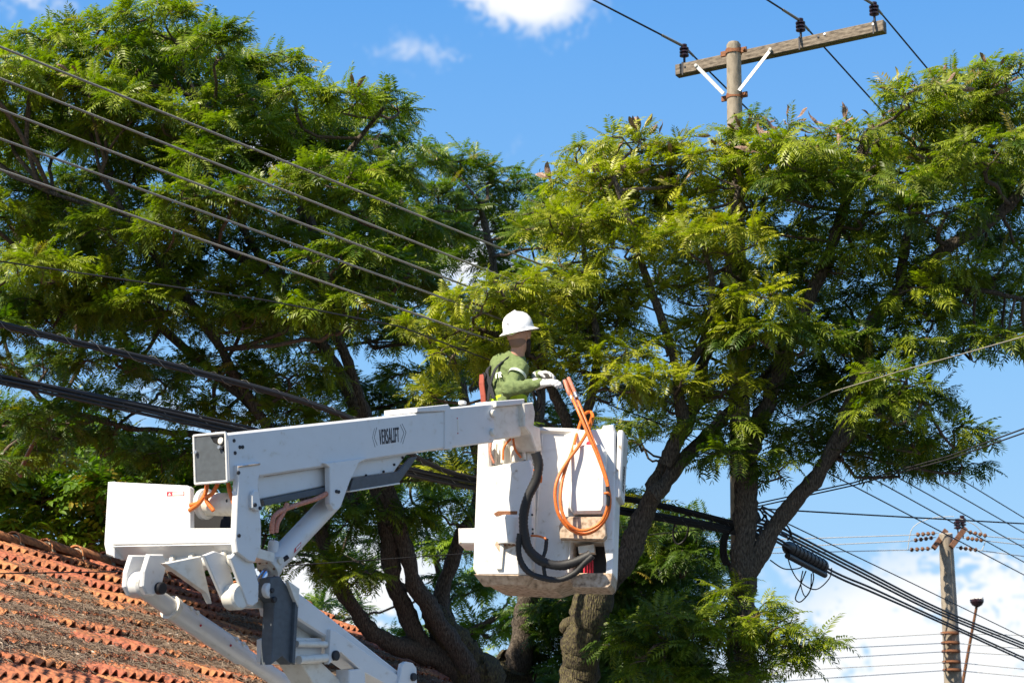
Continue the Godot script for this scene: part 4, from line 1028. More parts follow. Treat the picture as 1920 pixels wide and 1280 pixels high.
	var strings := [[Vector3(6.192, 6.629, -29.504), Vector3(5.762, 6.549, -29.215), Vector3(4.068, 6.414, -28.733)], [Vector3(6.161, 6.569, -29.520), Vector3(5.731, 6.467, -29.237), Vector3(4.068, 6.312, -28.760)], [Vector3(6.115, 6.412, -29.562), Vector3(5.670, 6.341, -29.270), Vector3(3.992, 6.225, -28.784)],
		[Vector3(6.639, 6.685, -29.696), Vector3(6.997, 6.610, -29.716), Vector3(7.922, 6.632, -30.228)], [Vector3(6.608, 6.595, -29.720), Vector3(6.935, 6.550, -29.732), Vector3(7.922, 6.540, -30.252)], [Vector3(6.499, 6.459, -29.756), Vector3(6.857, 6.414, -29.768), Vector3(7.922, 6.372, -30.297)]]
	for q in strings:
		var d: Vector3 = q[1] - q[0]
		for k in 4:
			b = MB.new()
			b.lathe(q[0] + d * (.2 + .2 * k), d, [Vector2(0, -.03), Vector2(.018, -.03), Vector2(.032, -.01), Vector2(.032, .005), Vector2(.014, .02), Vector2(0, .02)], 10)
			part(t, "string_disc", b.mesh(), mats["brown_wood"])
		var away: Vector3 = q[2] + (q[2] - q[1]) * 1.5
		var side := "left" if q[2].x < q[1].x else "right"
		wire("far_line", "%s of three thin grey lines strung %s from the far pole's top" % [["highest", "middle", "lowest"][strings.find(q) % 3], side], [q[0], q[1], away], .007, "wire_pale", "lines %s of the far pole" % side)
	for q in [[Vector3(5.751, 6.397, -29.566), Vector3(5.821, 6.696, -29.486), Vector3(6.076, 6.831, -29.450), Vector3(6.424, 6.861, -29.442)], [Vector3(6.545, 6.866, -29.647), Vector3(6.779, 6.768, -29.674), Vector3(6.919, 6.580, -29.724), Vector3(6.873, 6.414, -29.768)]]:
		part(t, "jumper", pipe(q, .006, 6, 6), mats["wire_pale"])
	for q in [[1187, Vector3(6.373, 5.229, -29.931), Vector3(4.442, 4.972, -28.602), Vector3(7.922, 5.270, -30.593)], [1205, Vector3(6.381, 5.094, -29.967), Vector3(4.442, 4.858, -28.632), Vector3(7.922, 5.063, -30.648)], [1221, Vector3(6.389, 4.975, -29.999), Vector3(4.442, 4.729, -28.667), Vector3(7.922, 4.964, -30.675)], [1241, Vector3(6.396, 4.825, -30.039), Vector3(4.294, 4.586, -28.705), Vector3(7.922, 4.765, -30.728)], [1256, Vector3(6.404, 4.712, -30.069), Vector3(4.294, 4.457, -28.740), Vector3(7.922, 4.658, -30.757)]]:
		b = MB.new()
		b.tube([q[1] - Vector3(.12, 0, 0), q[1] + Vector3(.12, 0, 0)], [.02, .02], 8)
		b.lathe(q[1], Vector3.UP, [Vector2(.12, -.014), Vector2(.138, -.014), Vector2(.138, .014), Vector2(.12, .014)], 16)
		part(t, "rack", b.mesh(), mats["rust"])
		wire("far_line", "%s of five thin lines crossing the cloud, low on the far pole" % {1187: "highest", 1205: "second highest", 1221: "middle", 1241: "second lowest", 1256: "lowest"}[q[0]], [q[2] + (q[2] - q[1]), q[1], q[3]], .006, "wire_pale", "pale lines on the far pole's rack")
	# street lamp beside it
	var lh := Vector3(7.483, 6.068, -32.967)
	var lf := lh + (Vector3(7.251, 4.842, -33.295) - lh) * (lh.y / (lh.y - Vector3(7.251, 4.842, -33.295).y))
	t = thing("street_lamp", "thin dark street lamp with a round twin-globe head beside the far pole", "lamp", lf)
	b = MB.new()
	b.tube([lf, lh], [.045, .022], 10)
	part(t, "post", b.mesh(), mats["brown_wood"])
	b = MB.new()
	b.lathe(lh, Vector3.UP, [Vector2(.03, -.05), Vector2(.08, -.02), Vector2(.11, .03), Vector2(.112, .07), Vector2(0, .08)], 18)
	part(t, "lamp_bowl", b.mesh(), mats["insulator"])
	for s in [-1.0, 0.0, 1.0]:
		b = MB.new()
		b.lathe(lh + Vector3(s * .062, .07, 0), Vector3.UP, [Vector2(.045, 0), Vector2(.045, .03), Vector2(.03, .055), Vector2(0, .062)], 12)
		part(t, "lamp_globe", b.mesh(), mats["white_paint"])

# ---------------------------------------------------------------- bucket lift
const LU := Vector3(0.586, -0.041, -0.809)
const EU := Vector3(0.529, -0.037, -0.848)
const EW := Vector3(0.846, -0.059, 0.530)
const LV := Vector3(0.070, 0.998, 0.000)
const LW := Vector3(0.807, -0.056, 0.588)
const BN := Vector3(-0.156, 0.011, 0.988)
const BX := Vector3(0.985, -0.069, 0.156)

func plate_part(parent: Node3D, called: String, p: Array, d: Vector3, m: String, bev := .006) -> MeshInstance3D:
	var b := MB.new()
	b.plate(p, d, bev)
	return part(parent, called, b.mesh(), mats[m])

func disc(parent: Node3D, called: String, at: Vector3, axis: Vector3, r: float, h: float, m: String, sides := 18) -> MeshInstance3D:
	var b := MB.new()
	b.lathe(at, axis, [Vector2(0, -h), Vector2(r, -h), Vector2(r, h * .7), Vector2(r * .85, h), Vector2(0, h)], sides)
	return part(parent, called, b.mesh(), mats[m])

func rod(parent: Node3D, called: String, p: Array, r: Array, m: String, sides := 16) -> MeshInstance3D:
	var b := MB.new()
	b.tube(p, r, sides)
	return part(parent, called, b.mesh(), mats[m])

func writing(parent: Node3D, called: String, text: String, tl: Vector3, tr: Vector3, bl: Vector3, m: String) -> void:
	var f := SystemFont.new()
	f.font_names = PackedStringArray(["Droid Sans"])
	f.font_weight = 700
	var tm := TextMesh.new()
	tm.text = text
	tm.font = f
	tm.font_size = 64
	tm.depth = .02
	var box := tm.get_aabb()
	var x := (tr - tl) / box.size.x
	var y := (tl - bl) / box.size.y
	var z := x.cross(y).normalized()
	var o := MeshInstance3D.new()
	o.name = called
	o.mesh = tm
	o.material_override = mats[m]
	parent.add_child(o, true)
	o.transform = parent.global_transform.affine_inverse() * Transform3D(Basis(x, y, z * .1), bl - x * box.position.x - y * box.position.y + z * .001)

func ribbed(points: Array, r: float, pitch: float, depth: float) -> ArrayMesh:
	var c := curve(points, 10)
	var p := []
	var q := []
	var run := 0.0
	var fine := []
	for k in c.size() - 1:
		var n := maxi(1, int(c[k].distance_to(c[k + 1]) / (pitch * .25)))
		for j in n:
			fine.append(c[k].lerp(c[k + 1], float(j) / n))
	fine.append(c[-1])
	for k in fine.size():
		if k > 0:
			run += fine[k].distance_to(fine[k - 1])
		p.append(fine[k])
		q.append(r + depth * sin(run / pitch * TAU) + depth * .8 * sin(run * 31.0))
	var b := MB.new()
	b.tube(p, q, 12)
	return b.mesh()

func round_box(b: MB, at: Vector3, rings: Array, corner: float, hollow := false) -> void:
	# a tub of rounded rectangles: rings of [height, half width, half depth], from the top down; the depth runs behind the front
	var n := 6
	var loops := []
	for r in rings:
		var loop := []
		for q in 4:
			var sx: float = [1, -1, -1, 1][q]
			var sz: float = [1, 1, -1, -1][q]
			for j in n + 1:
				var a := PI * .5 * (q + float(j) / n)
				var c: float = minf(corner, r[1] * .9)
				loop.append(at + LV * r[0] + BX * (sx * (r[1] - c) + cos(a) * c) + BN * (sz * (r[2] - c) + sin(a) * c))
		loops.append(loop)
	var m: int = loops[0].size()
	for k in loops.size() - 1:
		for j in m:
			var mid: Vector3 = at + LV * rings[k][0]
			b.quad(loops[k][j], loops[k][(j + 1) % m], loops[k + 1][(j + 1) % m], loops[k + 1][j], loops[k][j] - mid)
	var e: int = loops.size() - 1
	for j in range(1, m - 1):
		b.out(loops[e][0], loops[e][j], loops[e][j + 1], -LV)
		if not hollow:
			b.out(loops[0][0], loops[0][j], loops[0][j + 1], LV)

func lift() -> void:
	var home := Vector3(.35, 0, -15.6)
	var t := thing("bucket_lift", "white two-boom aerial lift carrying the worker's bucket", "aerial lift", home)
	# ---- upper boom
	var up := Node3D.new()
	up.name = "upper_boom"
	t.add_child(up, true)
	var wide := -LW * .28
	plate_part(up, "main_tube", [Vector3(-1.800, 4.393, -12.658), Vector3(-0.480, 4.954, -14.416), Vector3(-0.475, 4.674, -14.450), Vector3(-1.785, 4.091, -12.707)], wide, "white_paint", .014)
	plate_part(up, "collar", [Vector3(-0.682, 4.906, -14.143) + LW * .012, Vector3(-0.469, 4.996, -14.427) + LW * .012, Vector3(-0.440, 4.962, -14.471) + LW * .012, Vector3(-0.438, 4.681, -14.500) + LW * .012, Vector3(-0.490, 4.666, -14.431) + LW * .012, Vector3(-0.491, 4.939, -14.402) + LW * .012, Vector3(-0.682, 4.872, -14.147) + LW * .012], wide - LW * .024, "white_paint", .005)
	plate_part(up, "second_tube", [Vector3(-0.472, 4.991, -14.509), Vector3(-0.128, 5.135, -14.968), Vector3(-0.131, 4.838, -14.991), Vector3(-0.470, 4.694, -14.540)], -LW * .2, "white_paint", .012)
	plate_part(up, "tip_tube", [Vector3(-0.151, 5.100, -14.939), Vector3(0.073, 5.191, -15.238), Vector3(0.073, 4.942, -15.262), Vector3(-0.151, 4.845, -14.964)], -LW * .16, "cream_paint", .01)
	plate_part(up, "tip_bracket", [Vector3(0.049, 5.183, -15.205) + LW * .05, Vector3(0.122, 5.215, -15.304) + LW * .05, Vector3(0.139, 5.138, -15.334) + LW * .05, Vector3(0.130, 5.041, -15.331) + LW * .05, Vector3(0.176, 5.038, -15.394) + LW * .05, Vector3(0.188, 4.862, -15.428) + LW * .05, Vector3(0.147, 4.850, -15.372) + LW * .05, Vector3(0.102, 4.963, -15.299) + LW * .05, Vector3(0.057, 5.011, -15.233) + LW * .05], -LW * .26, "cream_paint", .008)
	plate_part(up, "tip_cover", [Vector3(-0.144, 5.142, -14.945) + LW * .03, Vector3(0.073, 5.228, -15.235) + LW * .03, Vector3(0.073, 5.187, -15.239) + LW * .03, Vector3(-0.143, 5.098, -14.950) + LW * .03], -LW * .2, "white_paint", .006)
	for q in [Vector3(-0.151, 5.048, -14.944), Vector3(-0.151, 4.908, -14.957)]:
		disc(up, "pivot_cap", q + LW * .012, LW, .028, .016, "cream_paint")
	disc(up, "top_button", Vector3(-0.287, 5.093, -14.753) - LW * .1, LV, .03, .012, "white_paint")
	# open rear end with a grey closing plate
	var e := func(s: float, q: float, proud: float) -> Vector3:
		var a: Vector3 = Vector3(-1.800, 4.393, -12.658) - LW * .28 * (1.0 - s)
		var b: Vector3 = Vector3(-1.785, 4.091, -12.707) - LW * .28 * (1.0 - s)
		return a.lerp(b, q) - LU * proud
	plate_part(up, "rear_opening", [e.call(.04, .04, .003), e.call(.97, .04, .003), e.call(.97, .97, .003), e.call(.04, .97, .003)], LU * .002, "black", .0005)
	plate_part(up, "rear_plate", [e.call(.05, .05, .016), e.call(.52, .05, .016), e.call(.62, .18, .016), e.call(.8, .26, .016), e.call(.95, .42, .016), e.call(.96, .97, .016), e.call(.05, .97, .016)], LU * .006, "grey_plastic", .001)
	for q in [[0.0, 0.0, 1.0, 0.0], [0.0, 1.0, 1.0, 1.0], [0.0, 0.0, 0.0, 1.0], [1.0, 0.0, 1.0, 1.0]]:
		rod(up, "rear_rim", [e.call(q[0], q[1], .012), e.call(q[2], q[3], .012)], [.009, .009], "white_paint", 8)
	for q in [[.1, .36], [.85, .3]]:
		disc(up, "bolt", e.call(q[0], q[1], .024), -LU, .014, .012, "steel", 10)
	disc(up, "inner_fitting", e.call(.82, .15, .006), -LU, .022, .006, "cream_paint", 10)
	for q in [Vector3(-1.762, 4.357, -12.714), Vector3(-1.755, 4.281, -12.731), Vector3(-1.730, 4.325, -12.761), Vector3(-1.715, 4.330, -12.780), Vector3(-1.732, 4.166, -12.772)]:
		disc(up, "bolt", q + LW * .002, LW, .012, .004, "dark_bolt", 10)
	# the lettering on the side
	writing(up, "lettering", "VERSALIFT", Vector3(-0.920, 4.680, -13.839), Vector3(-0.793, 4.736, -14.007), Vector3(-0.915, 4.574, -13.855), "print_black")
	for q in [[Vector3(-0.947, 4.679, -13.802), Vector3(-0.960, 4.613, -13.791), Vector3(-0.942, 4.552, -13.820)], [Vector3(-0.933, 4.690, -13.819), Vector3(-0.948, 4.616, -13.806), Vector3(-0.929, 4.567, -13.837)], [Vector3(-0.783, 4.754, -14.019), Vector3(-0.758, 4.705, -14.058), Vector3(-0.779, 4.629, -14.038)], [Vector3(-0.771, 4.765, -14.035), Vector3(-0.744, 4.713, -14.076), Vector3(-0.766, 4.625, -14.055)]]:
		var b := MB.new()
		b.beam(q[0], q[1], (q[1] - q[0]).normalized().cross(LW) * .0035, LW * .002, .0002)
		b.beam(q[1], q[2], (q[2] - q[1]).normalized().cross(LW) * .0035, LW * .002, .0002)
		part(up, "emblem_chevron", b.mesh(), mats["print_black"])
	for q in [Vector3(-0.401, 4.935, -14.612), Vector3(-0.396, 4.827, -14.628)]:
		disc(up, "rivet", q + LW * .002, LW, .005, .002, "print_red", 8)
	plate_part(up, "decal", [Vector3(-0.403, 4.923, -14.611), Vector3(-0.393, 4.926, -14.623), Vector3(-0.389, 4.841, -14.637), Vector3(-0.398, 4.839, -14.625)], LW * .002, "cream_paint", .0003)
	for q in [[Vector3(-1.605, 4.190, -13.031), Vector3(-1.231, 4.361, -13.527)], [Vector3(-1.043, 4.449, -13.776), Vector3(-0.737, 4.587, -14.184)], [Vector3(-0.453, 4.974, -14.536), Vector3(-0.448, 4.700, -14.570)], [Vector3(-1.615, 4.239, -12.875), Vector3(-1.730, 4.190, -12.722)]]:
		rod(up, "weld_seam", [q[0] + LW * .004, q[0].lerp(q[1], .5) + LW * .004, q[1] + LW * .004], [.005, .0065, .005], "soiled_white", 6)
	# ---- frame under the boom: set-back box, side plates, guards
	plate_part(up, "inner_box", [Vector3(-1.646, 4.179, -12.975), Vector3(-0.730, 4.593, -14.193), Vector3(-0.826, 4.424, -14.077), Vector3(-1.104, 4.309, -13.706), Vector3(-1.153, 4.267, -13.644), Vector3(-1.628, 4.033, -13.013)], -LW * .18, "white_paint", .008)
	plate_part(up, "side_plate", [Vector3(-1.246, 4.348, -13.372), Vector3(-0.982, 4.457, -13.724), Vector3(-1.040, 4.404, -13.649), Vector3(-1.091, 4.265, -13.592), Vector3(-1.141, 4.092, -13.541), Vector3(-1.160, 4.059, -13.518), Vector3(-1.185, 4.049, -13.484), Vector3(-1.208, 4.086, -13.450), Vector3(-1.214, 4.328, -13.418)], -LW * .05, "white_paint", .005)
	plate_part(up, "knuckle_plate", [Vector3(-1.736, 4.198, -12.713), Vector3(-1.615, 4.252, -12.874), Vector3(-1.603, 4.208, -12.895), Vector3(-1.619, 4.135, -12.880), Vector3(-1.614, 4.018, -12.898), Vector3(-1.597, 3.853, -12.938), Vector3(-1.595, 3.736, -12.952), Vector3(-1.627, 3.614, -12.918), Vector3(-1.662, 3.614, -12.871), Vector3(-1.726, 3.657, -12.779), Vector3(-1.736, 3.737, -12.758), Vector3(-1.729, 4.106, -12.732)], -LW * .05, "white_paint", .006)
	plate_part(up, "lug", [Vector3(-1.659, 4.057, -12.833) + LW * .03, Vector3(-1.635, 4.063, -12.864) + LW * .03, Vector3(-1.619, 3.966, -12.896) + LW * .03, Vector3(-1.633, 3.932, -12.880) + LW * .03, Vector3(-1.668, 3.947, -12.831) + LW * .03, Vector3(-1.670, 4.028, -12.821) + LW * .03], -LW * .03, "white_paint", .004)
	for q in [Vector3(-1.656, 3.967, -12.846), Vector3(-1.628, 3.954, -12.886)]:
		disc(up, "bolt", q + LW * .033, LW, .013, .008, "dark_bolt", 10)
	for q in [Vector3(-1.719, 3.761, -12.778), Vector3(-1.174, 4.179, -13.487), Vector3(-1.161, 4.179, -13.505), Vector3(-1.729, 4.153, -12.727)]:
		disc(up, "bolt", q + LW * .003, LW, .012, .006, "dark_bolt", 10)
	plate_part(up, "front_guard", [Vector3(-1.626, 4.033, -13.017) + LW * .03, Vector3(-1.230, 4.226, -13.542) + LW * .03, Vector3(-1.210, 4.206, -13.571) + LW * .03, Vector3(-1.279, 4.160, -13.480) + LW * .03, Vector3(-1.613, 3.996, -13.038) + LW * .03], -LW * .22, "grey_plastic", .003)
	plate_part(up, "rear_guard", [Vector3(-1.104, 4.309, -13.706) + LW * .035, Vector3(-0.819, 4.433, -14.085) + LW * .035, Vector3(-0.744, 4.551, -14.178) + LW * .035, Vector3(-0.694, 4.573, -14.244) + LW * .035, Vector3(-0.815, 4.356, -14.099) + LW * .035, Vector3(-1.126, 4.220, -13.685) + LW * .035], -LW * .02, "grey_plastic", .002)
	plate_part(up, "rear_guard_lip", [Vector3(-1.126, 4.220, -13.685) + LW * .04, Vector3(-0.815, 4.356, -14.099) + LW * .04, Vector3(-0.812, 4.346, -14.104) + LW * .04, Vector3(-1.123, 4.211, -13.690) + LW * .04], -LW * .2, "cream_paint", .002)
	for q in [Vector3(-1.006, 4.357, -13.837), Vector3(-0.895, 4.413, -13.984), Vector3(-0.881, 4.395, -14.005), Vector3(-0.827, 4.480, -14.071), Vector3(-0.772, 4.544, -14.140)]:
		disc(up, "bolt", q + LW * .006, LW, .009, .005, "dark_bolt", 8)
	# ---- lift cylinder
	var cy := Node3D.new()
	cy.name = "lift_cylinder"
	t.add_child(cy, true)
	var c0 := Vector3(-1.667, 3.467, -13.168)
	var c1 := Vector3(-1.586, 3.626, -13.263)
	var c2 := Vector3(-1.205, 4.178, -13.733)
	rod(cy, "piston_rod", [c0, c1 + (c2 - c1) * .02], [.028, .028], "chrome_rod")
	var cd := (c2 - c1).normalized()
	var b := MB.new()
	b.lathe(c1, cd, [Vector2(.03, -.01), Vector2(.082, -.01), Vector2(.084, .0), Vector2(.084, .04), Vector2(.07, .045)], 28)
	b.lathe(c1, cd, [Vector2(.0, -.02), Vector2(.04, -.02), Vector2(.045, -.01)], 20)
	part(cy, "end_flange", b.mesh(), mats["cream_paint"])
	for k in 6:
		var s := cd.cross(Vector3.UP).normalized()
		disc(cy, "bolt", c1 + (s * cos(k * 1.05) + cd.cross(s) * sin(k * 1.05)) * .064 - cd * .012, -cd, .008, .005, "rust", 8)
	rod(cy, "barrel", [c1 + cd * .03, c2 - cd * .03, c2], [.07, .07, .05], "white_paint", 28)
	b = MB.new()
	b.beam(c1.lerp(c2, .28) + LV * .075, c1.lerp(c2, .9) + LV * .075, LV * .02, LW * .06, .003)
	part(cy, "valve_rail", b.mesh(), mats["white_paint"])
	disc(cy, "valve", c1.lerp(c2, .1) + LV * .09 - LU * .03, LV, .035, .04, "white_paint")
	disc(cy, "valve", c1.lerp(c2, .04) + LW * .06 + LV * .03, LW, .028, .03, "cream_paint")
	rod(cy, "fitting", [c1.lerp(c2, .1) + LW * .05, c1.lerp(c2, .16) + LW * .08], [.02, .014], "dark_bolt", 8)
	plate_part(cy, "warning_label", [c1.lerp(c2, .27) + LW * .0705 - LV * .0, c1.lerp(c2, .37) + LW * .0705, c1.lerp(c2, .37) + LW * .0705 - LV * .03, c1.lerp(c2, .27) + LW * .0705 - LV * .03], -LW * .002, "print_red", .0003)
	plate_part(cy, "warning_text", [c1.lerp(c2, .295) + LW * .0712 - LV * .006, c1.lerp(c2, .362) + LW * .0712 - LV * .006, c1.lerp(c2, .362) + LW * .0712 - LV * .024, c1.lerp(c2, .295) + LW * .0712 - LV * .024], -LW * .001, "white_paint", .0002)
	disc(cy, "pin", c0 + LW * .14, LW, .05, .02, "white_paint")
	disc(cy, "pin_head", c0 + LW * .165, LW, .016, .01, "dark_bolt")
	for q in [[[Vector3(-1.235, 4.159, -13.456), Vector3(-1.303, 4.103, -13.368), Vector3(-1.441, 4.019, -13.187), Vector3(-1.515, 3.960, -13.091), Vector3(-1.541, 3.909, -13.060), Vector3(-1.545, 3.823, -13.062)], "faded_hose"], [[Vector3(-1.462, 4.035, -13.156), Vector3(-1.485, 3.967, -13.131), Vector3(-1.514, 3.899, -13.098), Vector3(-1.522, 3.835, -13.093)], "faded_hose"], [[Vector3(-1.629, 3.689, -13.198), Vector3(-1.588, 3.708, -13.253), Vector3(-1.540, 3.739, -13.316), Vector3(-1.523, 3.778, -13.336)], "faded_hose"]]:
		part(cy, "hose", pipe(q[0], .016, 6, 10), mats[q[1]])
	# ---- elbow cover
	var ec := Node3D.new()
	ec.name = "elbow_cover"
	t.add_child(ec, true)
	plate_part(ec, "shell", [Vector3(-2.675, 4.207, -13.387), Vector3(-2.656, 4.222, -13.376), Vector3(-2.097, 4.129, -13.023), Vector3(-2.077, 4.112, -13.010), Vector3(-2.063, 3.845, -12.990), Vector3(-1.746, 3.811, -12.790), Vector3(-1.742, 3.715, -12.784), Vector3(-2.667, 3.797, -13.364)], EU * .05, "white_paint", .006)
	plate_part(ec, "side_fin", [Vector3(-2.689, 4.226, -13.396), Vector3(-2.640, 4.224, -13.366), Vector3(-2.606, 3.709, -13.322), Vector3(-2.667, 3.733, -13.361), Vector3(-2.688, 3.806, -13.377)], EU * .38, "white_paint", .01)
	plate_part(ec, "under_lip", [Vector3(-2.663, 3.789, -13.361), Vector3(-1.742, 3.711, -12.783), Vector3(-1.739, 3.646, -12.779) + EU * .1, Vector3(-2.630, 3.708, -13.337) + EU * .1], EU * .05 + LV * .02, "white_paint", .004)
	plate_part(ec, "belly", [Vector3(-2.606, 3.712, -13.323) + EU * .1, Vector3(-1.739, 3.660, -12.780) + EU * .1, Vector3(-1.739, 3.660, -12.780) + EU * .1 + LV * .06, Vector3(-2.606, 3.712, -13.323) + EU * .1 + LV * .06], EU * .3, "cream_paint", .01)
	plate_part(ec, "back_panel", [Vector3(-2.659, 4.143, -13.374) + EU * .3, Vector3(-1.934, 4.039, -12.918) + EU * .3, Vector3(-1.919, 3.733, -12.895) + EU * .3, Vector3(-2.659, 3.796, -13.359) + EU * .3], EU * .02, "black", .003)
	plate_part(ec, "floor", [Vector3(-2.638, 3.829, -13.347) + EU * .06, Vector3(-1.798, 3.755, -12.821) + EU * .06, Vector3(-1.797, 3.734, -12.819) + EU * .06, Vector3(-2.636, 3.808, -13.345) + EU * .06], EU * .28, "cream_paint", .002)
	rod(ec, "drum", [Vector3(-2.084, 4.029, -13.011) + EU * .12, Vector3(-1.746, 3.982, -12.798) + EU * .12], [.075, .075], "cream_paint", 24)
	disc(ec, "drum_flange", Vector3(-2.046, 4.024, -12.987) + EU * .12, EW, .1, .02, "white_paint", 24)
	rod(ec, "strap", [Vector3(-1.853, 4.057, -12.868) + EU * .10, Vector3(-1.843, 4.007, -12.860) + EU * .04, Vector3(-1.837, 3.944, -12.853) + EU * .10], [.006, .006, .006], "black", 6)
	plate_part(ec, "rag", [Vector3(-1.833, 3.872, -12.848) + EU * .1, Vector3(-1.756, 3.866, -12.799) + EU * .1, Vector3(-1.753, 3.811, -12.795) + EU * .1, Vector3(-1.857, 3.823, -12.860) + EU * .1], EU * .05, "white_paint", .006)
	for q in [[Vector3(-1.953, 4.125, -12.933), Vector3(-1.965, 4.057, -12.938), Vector3(-2.007, 3.999, -12.961), Vector3(-2.073, 3.961, -13.001)], [Vector3(-1.878, 4.116, -12.886), Vector3(-1.912, 4.057, -12.905), Vector3(-1.956, 4.021, -12.930), Vector3(-1.915, 3.946, -12.901) + EU * .02], [Vector3(-1.964, 4.043, -12.937), Vector3(-2.015, 4.003, -12.966), Vector3(-2.067, 3.995, -12.999)], [Vector3(-1.807, 4.107, -12.841), Vector3(-1.789, 4.039, -12.827), Vector3(-1.760, 3.967, -12.806)]]:
		part(ec, "hose", pipe(q, .014, 6, 10), mats["orange_hose"])
	plate_part(ec, "warning_label", [Vector3(-2.241, 4.104, -13.112), Vector3(-2.114, 4.092, -13.032), Vector3(-2.112, 4.064, -13.030), Vector3(-2.239, 4.075, -13.109)], -EU * .0015, "print_red", .0003)
	plate_part(ec, "warning_text", [Vector3(-2.198, 4.096, -13.085), Vector3(-2.119, 4.090, -13.035), Vector3(-2.118, 4.068, -13.034), Vector3(-2.197, 4.074, -13.083)], -EU * .0022, "cream_paint", .0003)
	plate_part(ec, "warning_triangle", [Vector3(-2.219, 4.096, -13.098), Vector3(-2.207, 4.078, -13.089), Vector3(-2.230, 4.080, -13.104)], -EU * .0024, "white_paint", .0002)
	# ---- knuckle under the cover
	var kn := Node3D.new()
	kn.name = "knuckle"
	t.add_child(kn, true)
	var s0 := Vector3(-1.725, 3.628, -12.834) - LW * .02 + LU * .05
	var s1 := s0 - LW * .98
	rod(kn, "shaft", [s0, s1], [.055, .055], "cream_paint", 24)
	for k in 4:
		disc(kn, "collar", s0 - LW * [.1, .38, .55, .74][k], LW, .078, .018, "cream_paint", 24)
	plate_part(kn, "yoke", [Vector3(-1.737, 3.662, -12.814), Vector3(-1.639, 3.613, -12.954), Vector3(-1.610, 3.488, -13.005), Vector3(-1.611, 3.377, -13.015), Vector3(-1.640, 3.345, -12.979), Vector3(-1.668, 3.347, -12.939), Vector3(-1.765, 3.620, -12.781)], -LW * .03, "white_paint", .005)
	plate_part(kn, "yoke", [Vector3(-1.788, 3.661, -12.744) - LW * .1, Vector3(-1.726, 3.648, -12.832) - LW * .1, Vector3(-1.651, 3.363, -12.961) - LW * .1, Vector3(-1.720, 3.331, -12.870) - LW * .1, Vector3(-1.843, 3.623, -12.672) - LW * .1], -LW * .03, "white_paint", .005)
	plate_part(kn, "web", [Vector3(-1.982, 3.547, -12.490) - LW * .2, Vector3(-1.799, 3.632, -12.733) - LW * .2, Vector3(-1.737, 3.347, -12.845) - LW * .2, Vector3(-1.766, 3.408, -12.799) - LW * .2], -LW * .05, "cream_paint", .004)
	disc(kn, "boss", Vector3(-1.695, 3.395, -12.898) - LW * .06, LW, .085, .05, "cream_paint", 24)
	plate_part(kn, "base", [Vector3(-1.651, 3.343, -12.963) - LW * .1, Vector3(-1.530, 3.419, -13.122) - LW * .1, Vector3(-1.505, 3.356, -13.162) - LW * .1, Vector3(-1.636, 3.333, -12.984) - LW * .1], -LW * .12, "cream_paint", .004)
	for k in 2:
		var o := LW * (-.03 + k * .16)
		plate_part(kn, "link_lug", [Vector3(-2.425, 3.690, -13.092) + o, Vector3(-2.348, 3.706, -13.197) + o, Vector3(-2.329, 3.642, -13.228) + o, Vector3(-2.354, 3.483, -13.210) + o, Vector3(-2.391, 3.432, -13.163) + o, Vector3(-2.430, 3.431, -13.111) + o, Vector3(-2.453, 3.481, -13.074) + o, Vector3(-2.450, 3.576, -13.069) + o], -LW * .04, "white_paint", .01)
	disc(kn, "link_boss", Vector3(-2.393, 3.506, -13.154) - LW * .0, LW, .085, .06, "white_paint", 24)
	disc(kn, "link_pin", Vector3(-2.370, 3.483, -13.187) + LW * .15, LW, .04, .02, "dark_bolt", 18)
	# ---- lower link tube
	var lk := Node3D.new()
	lk.name = "lower_link"
	t.add_child(lk, true)
	var k0 := Vector3(-2.376, 3.482, -13.180)
	var k1 := Vector3(-2.222, 3.385, -13.401)
	var k2 := Vector3(-1.838, 3.151, -13.950)
	var k3 := k2 + (k2 - k1) * 2.2
	rod(lk, "head", [k0, k1], [.058, .062], "white_paint", 24)
	disc(lk, "head_ring", k1, k2 - k1, .082, .022, "cream_paint", 28)
	rod(lk, "sleeve", [k1, k2, k2 + (k2 - k1) * .06], [.075, .075, .058], "white_paint", 28)
	rod(lk, "tube", [k2, k3], [.058, .058], "white_paint", 24)
	for q in [.16, .25, .83, .93]:
		var at := k1.lerp(k2, q) + LV * .045 + LW * .055
		disc(lk, "lug_nut", at, (LV * .3 + LW).normalized(), .016, .02, "cream_paint", 10)
	for q in [.3, .74]:
		disc(lk, "rivet", k1.lerp(k2, q) + LW * .074 - LV * .02, LW, .008, .004, "print_red", 8)
	# ---- lower boom
	var lb := Node3D.new()
	lb.name = "lower_boom"
	t.add_child(lb, true)
	var far := (Vector3(-0.803, 3.079, -14.153) - Vector3(-1.478, 3.541, -13.182)) * .9
	plate_part(lb, "main_tube", [Vector3(-1.478, 3.541, -13.182), Vector3(-0.803, 3.079, -14.153), Vector3(-0.803, 3.079, -14.153) + far, Vector3(-0.839, 2.981, -14.112) + far, Vector3(-0.839, 2.981, -14.112), Vector3(-1.238, 3.225, -13.542), Vector3(-1.430, 3.329, -13.268)], wide, "white_paint", .012)
	plate_part(lb, "side_rib", [Vector3(-1.220, 3.269, -13.563) + LW * .03, Vector3(-1.191, 3.267, -13.602) + LW * .03, Vector3(-0.775, 3.012, -14.197) + LW * .03, Vector3(-0.819, 2.934, -14.145) + LW * .03, Vector3(-1.028, 3.026, -13.849) + LW * .03, Vector3(-1.158, 3.133, -13.660) + LW * .03, Vector3(-1.223, 3.044, -13.580) + LW * .03], -LW * .05, "white_paint", .004)
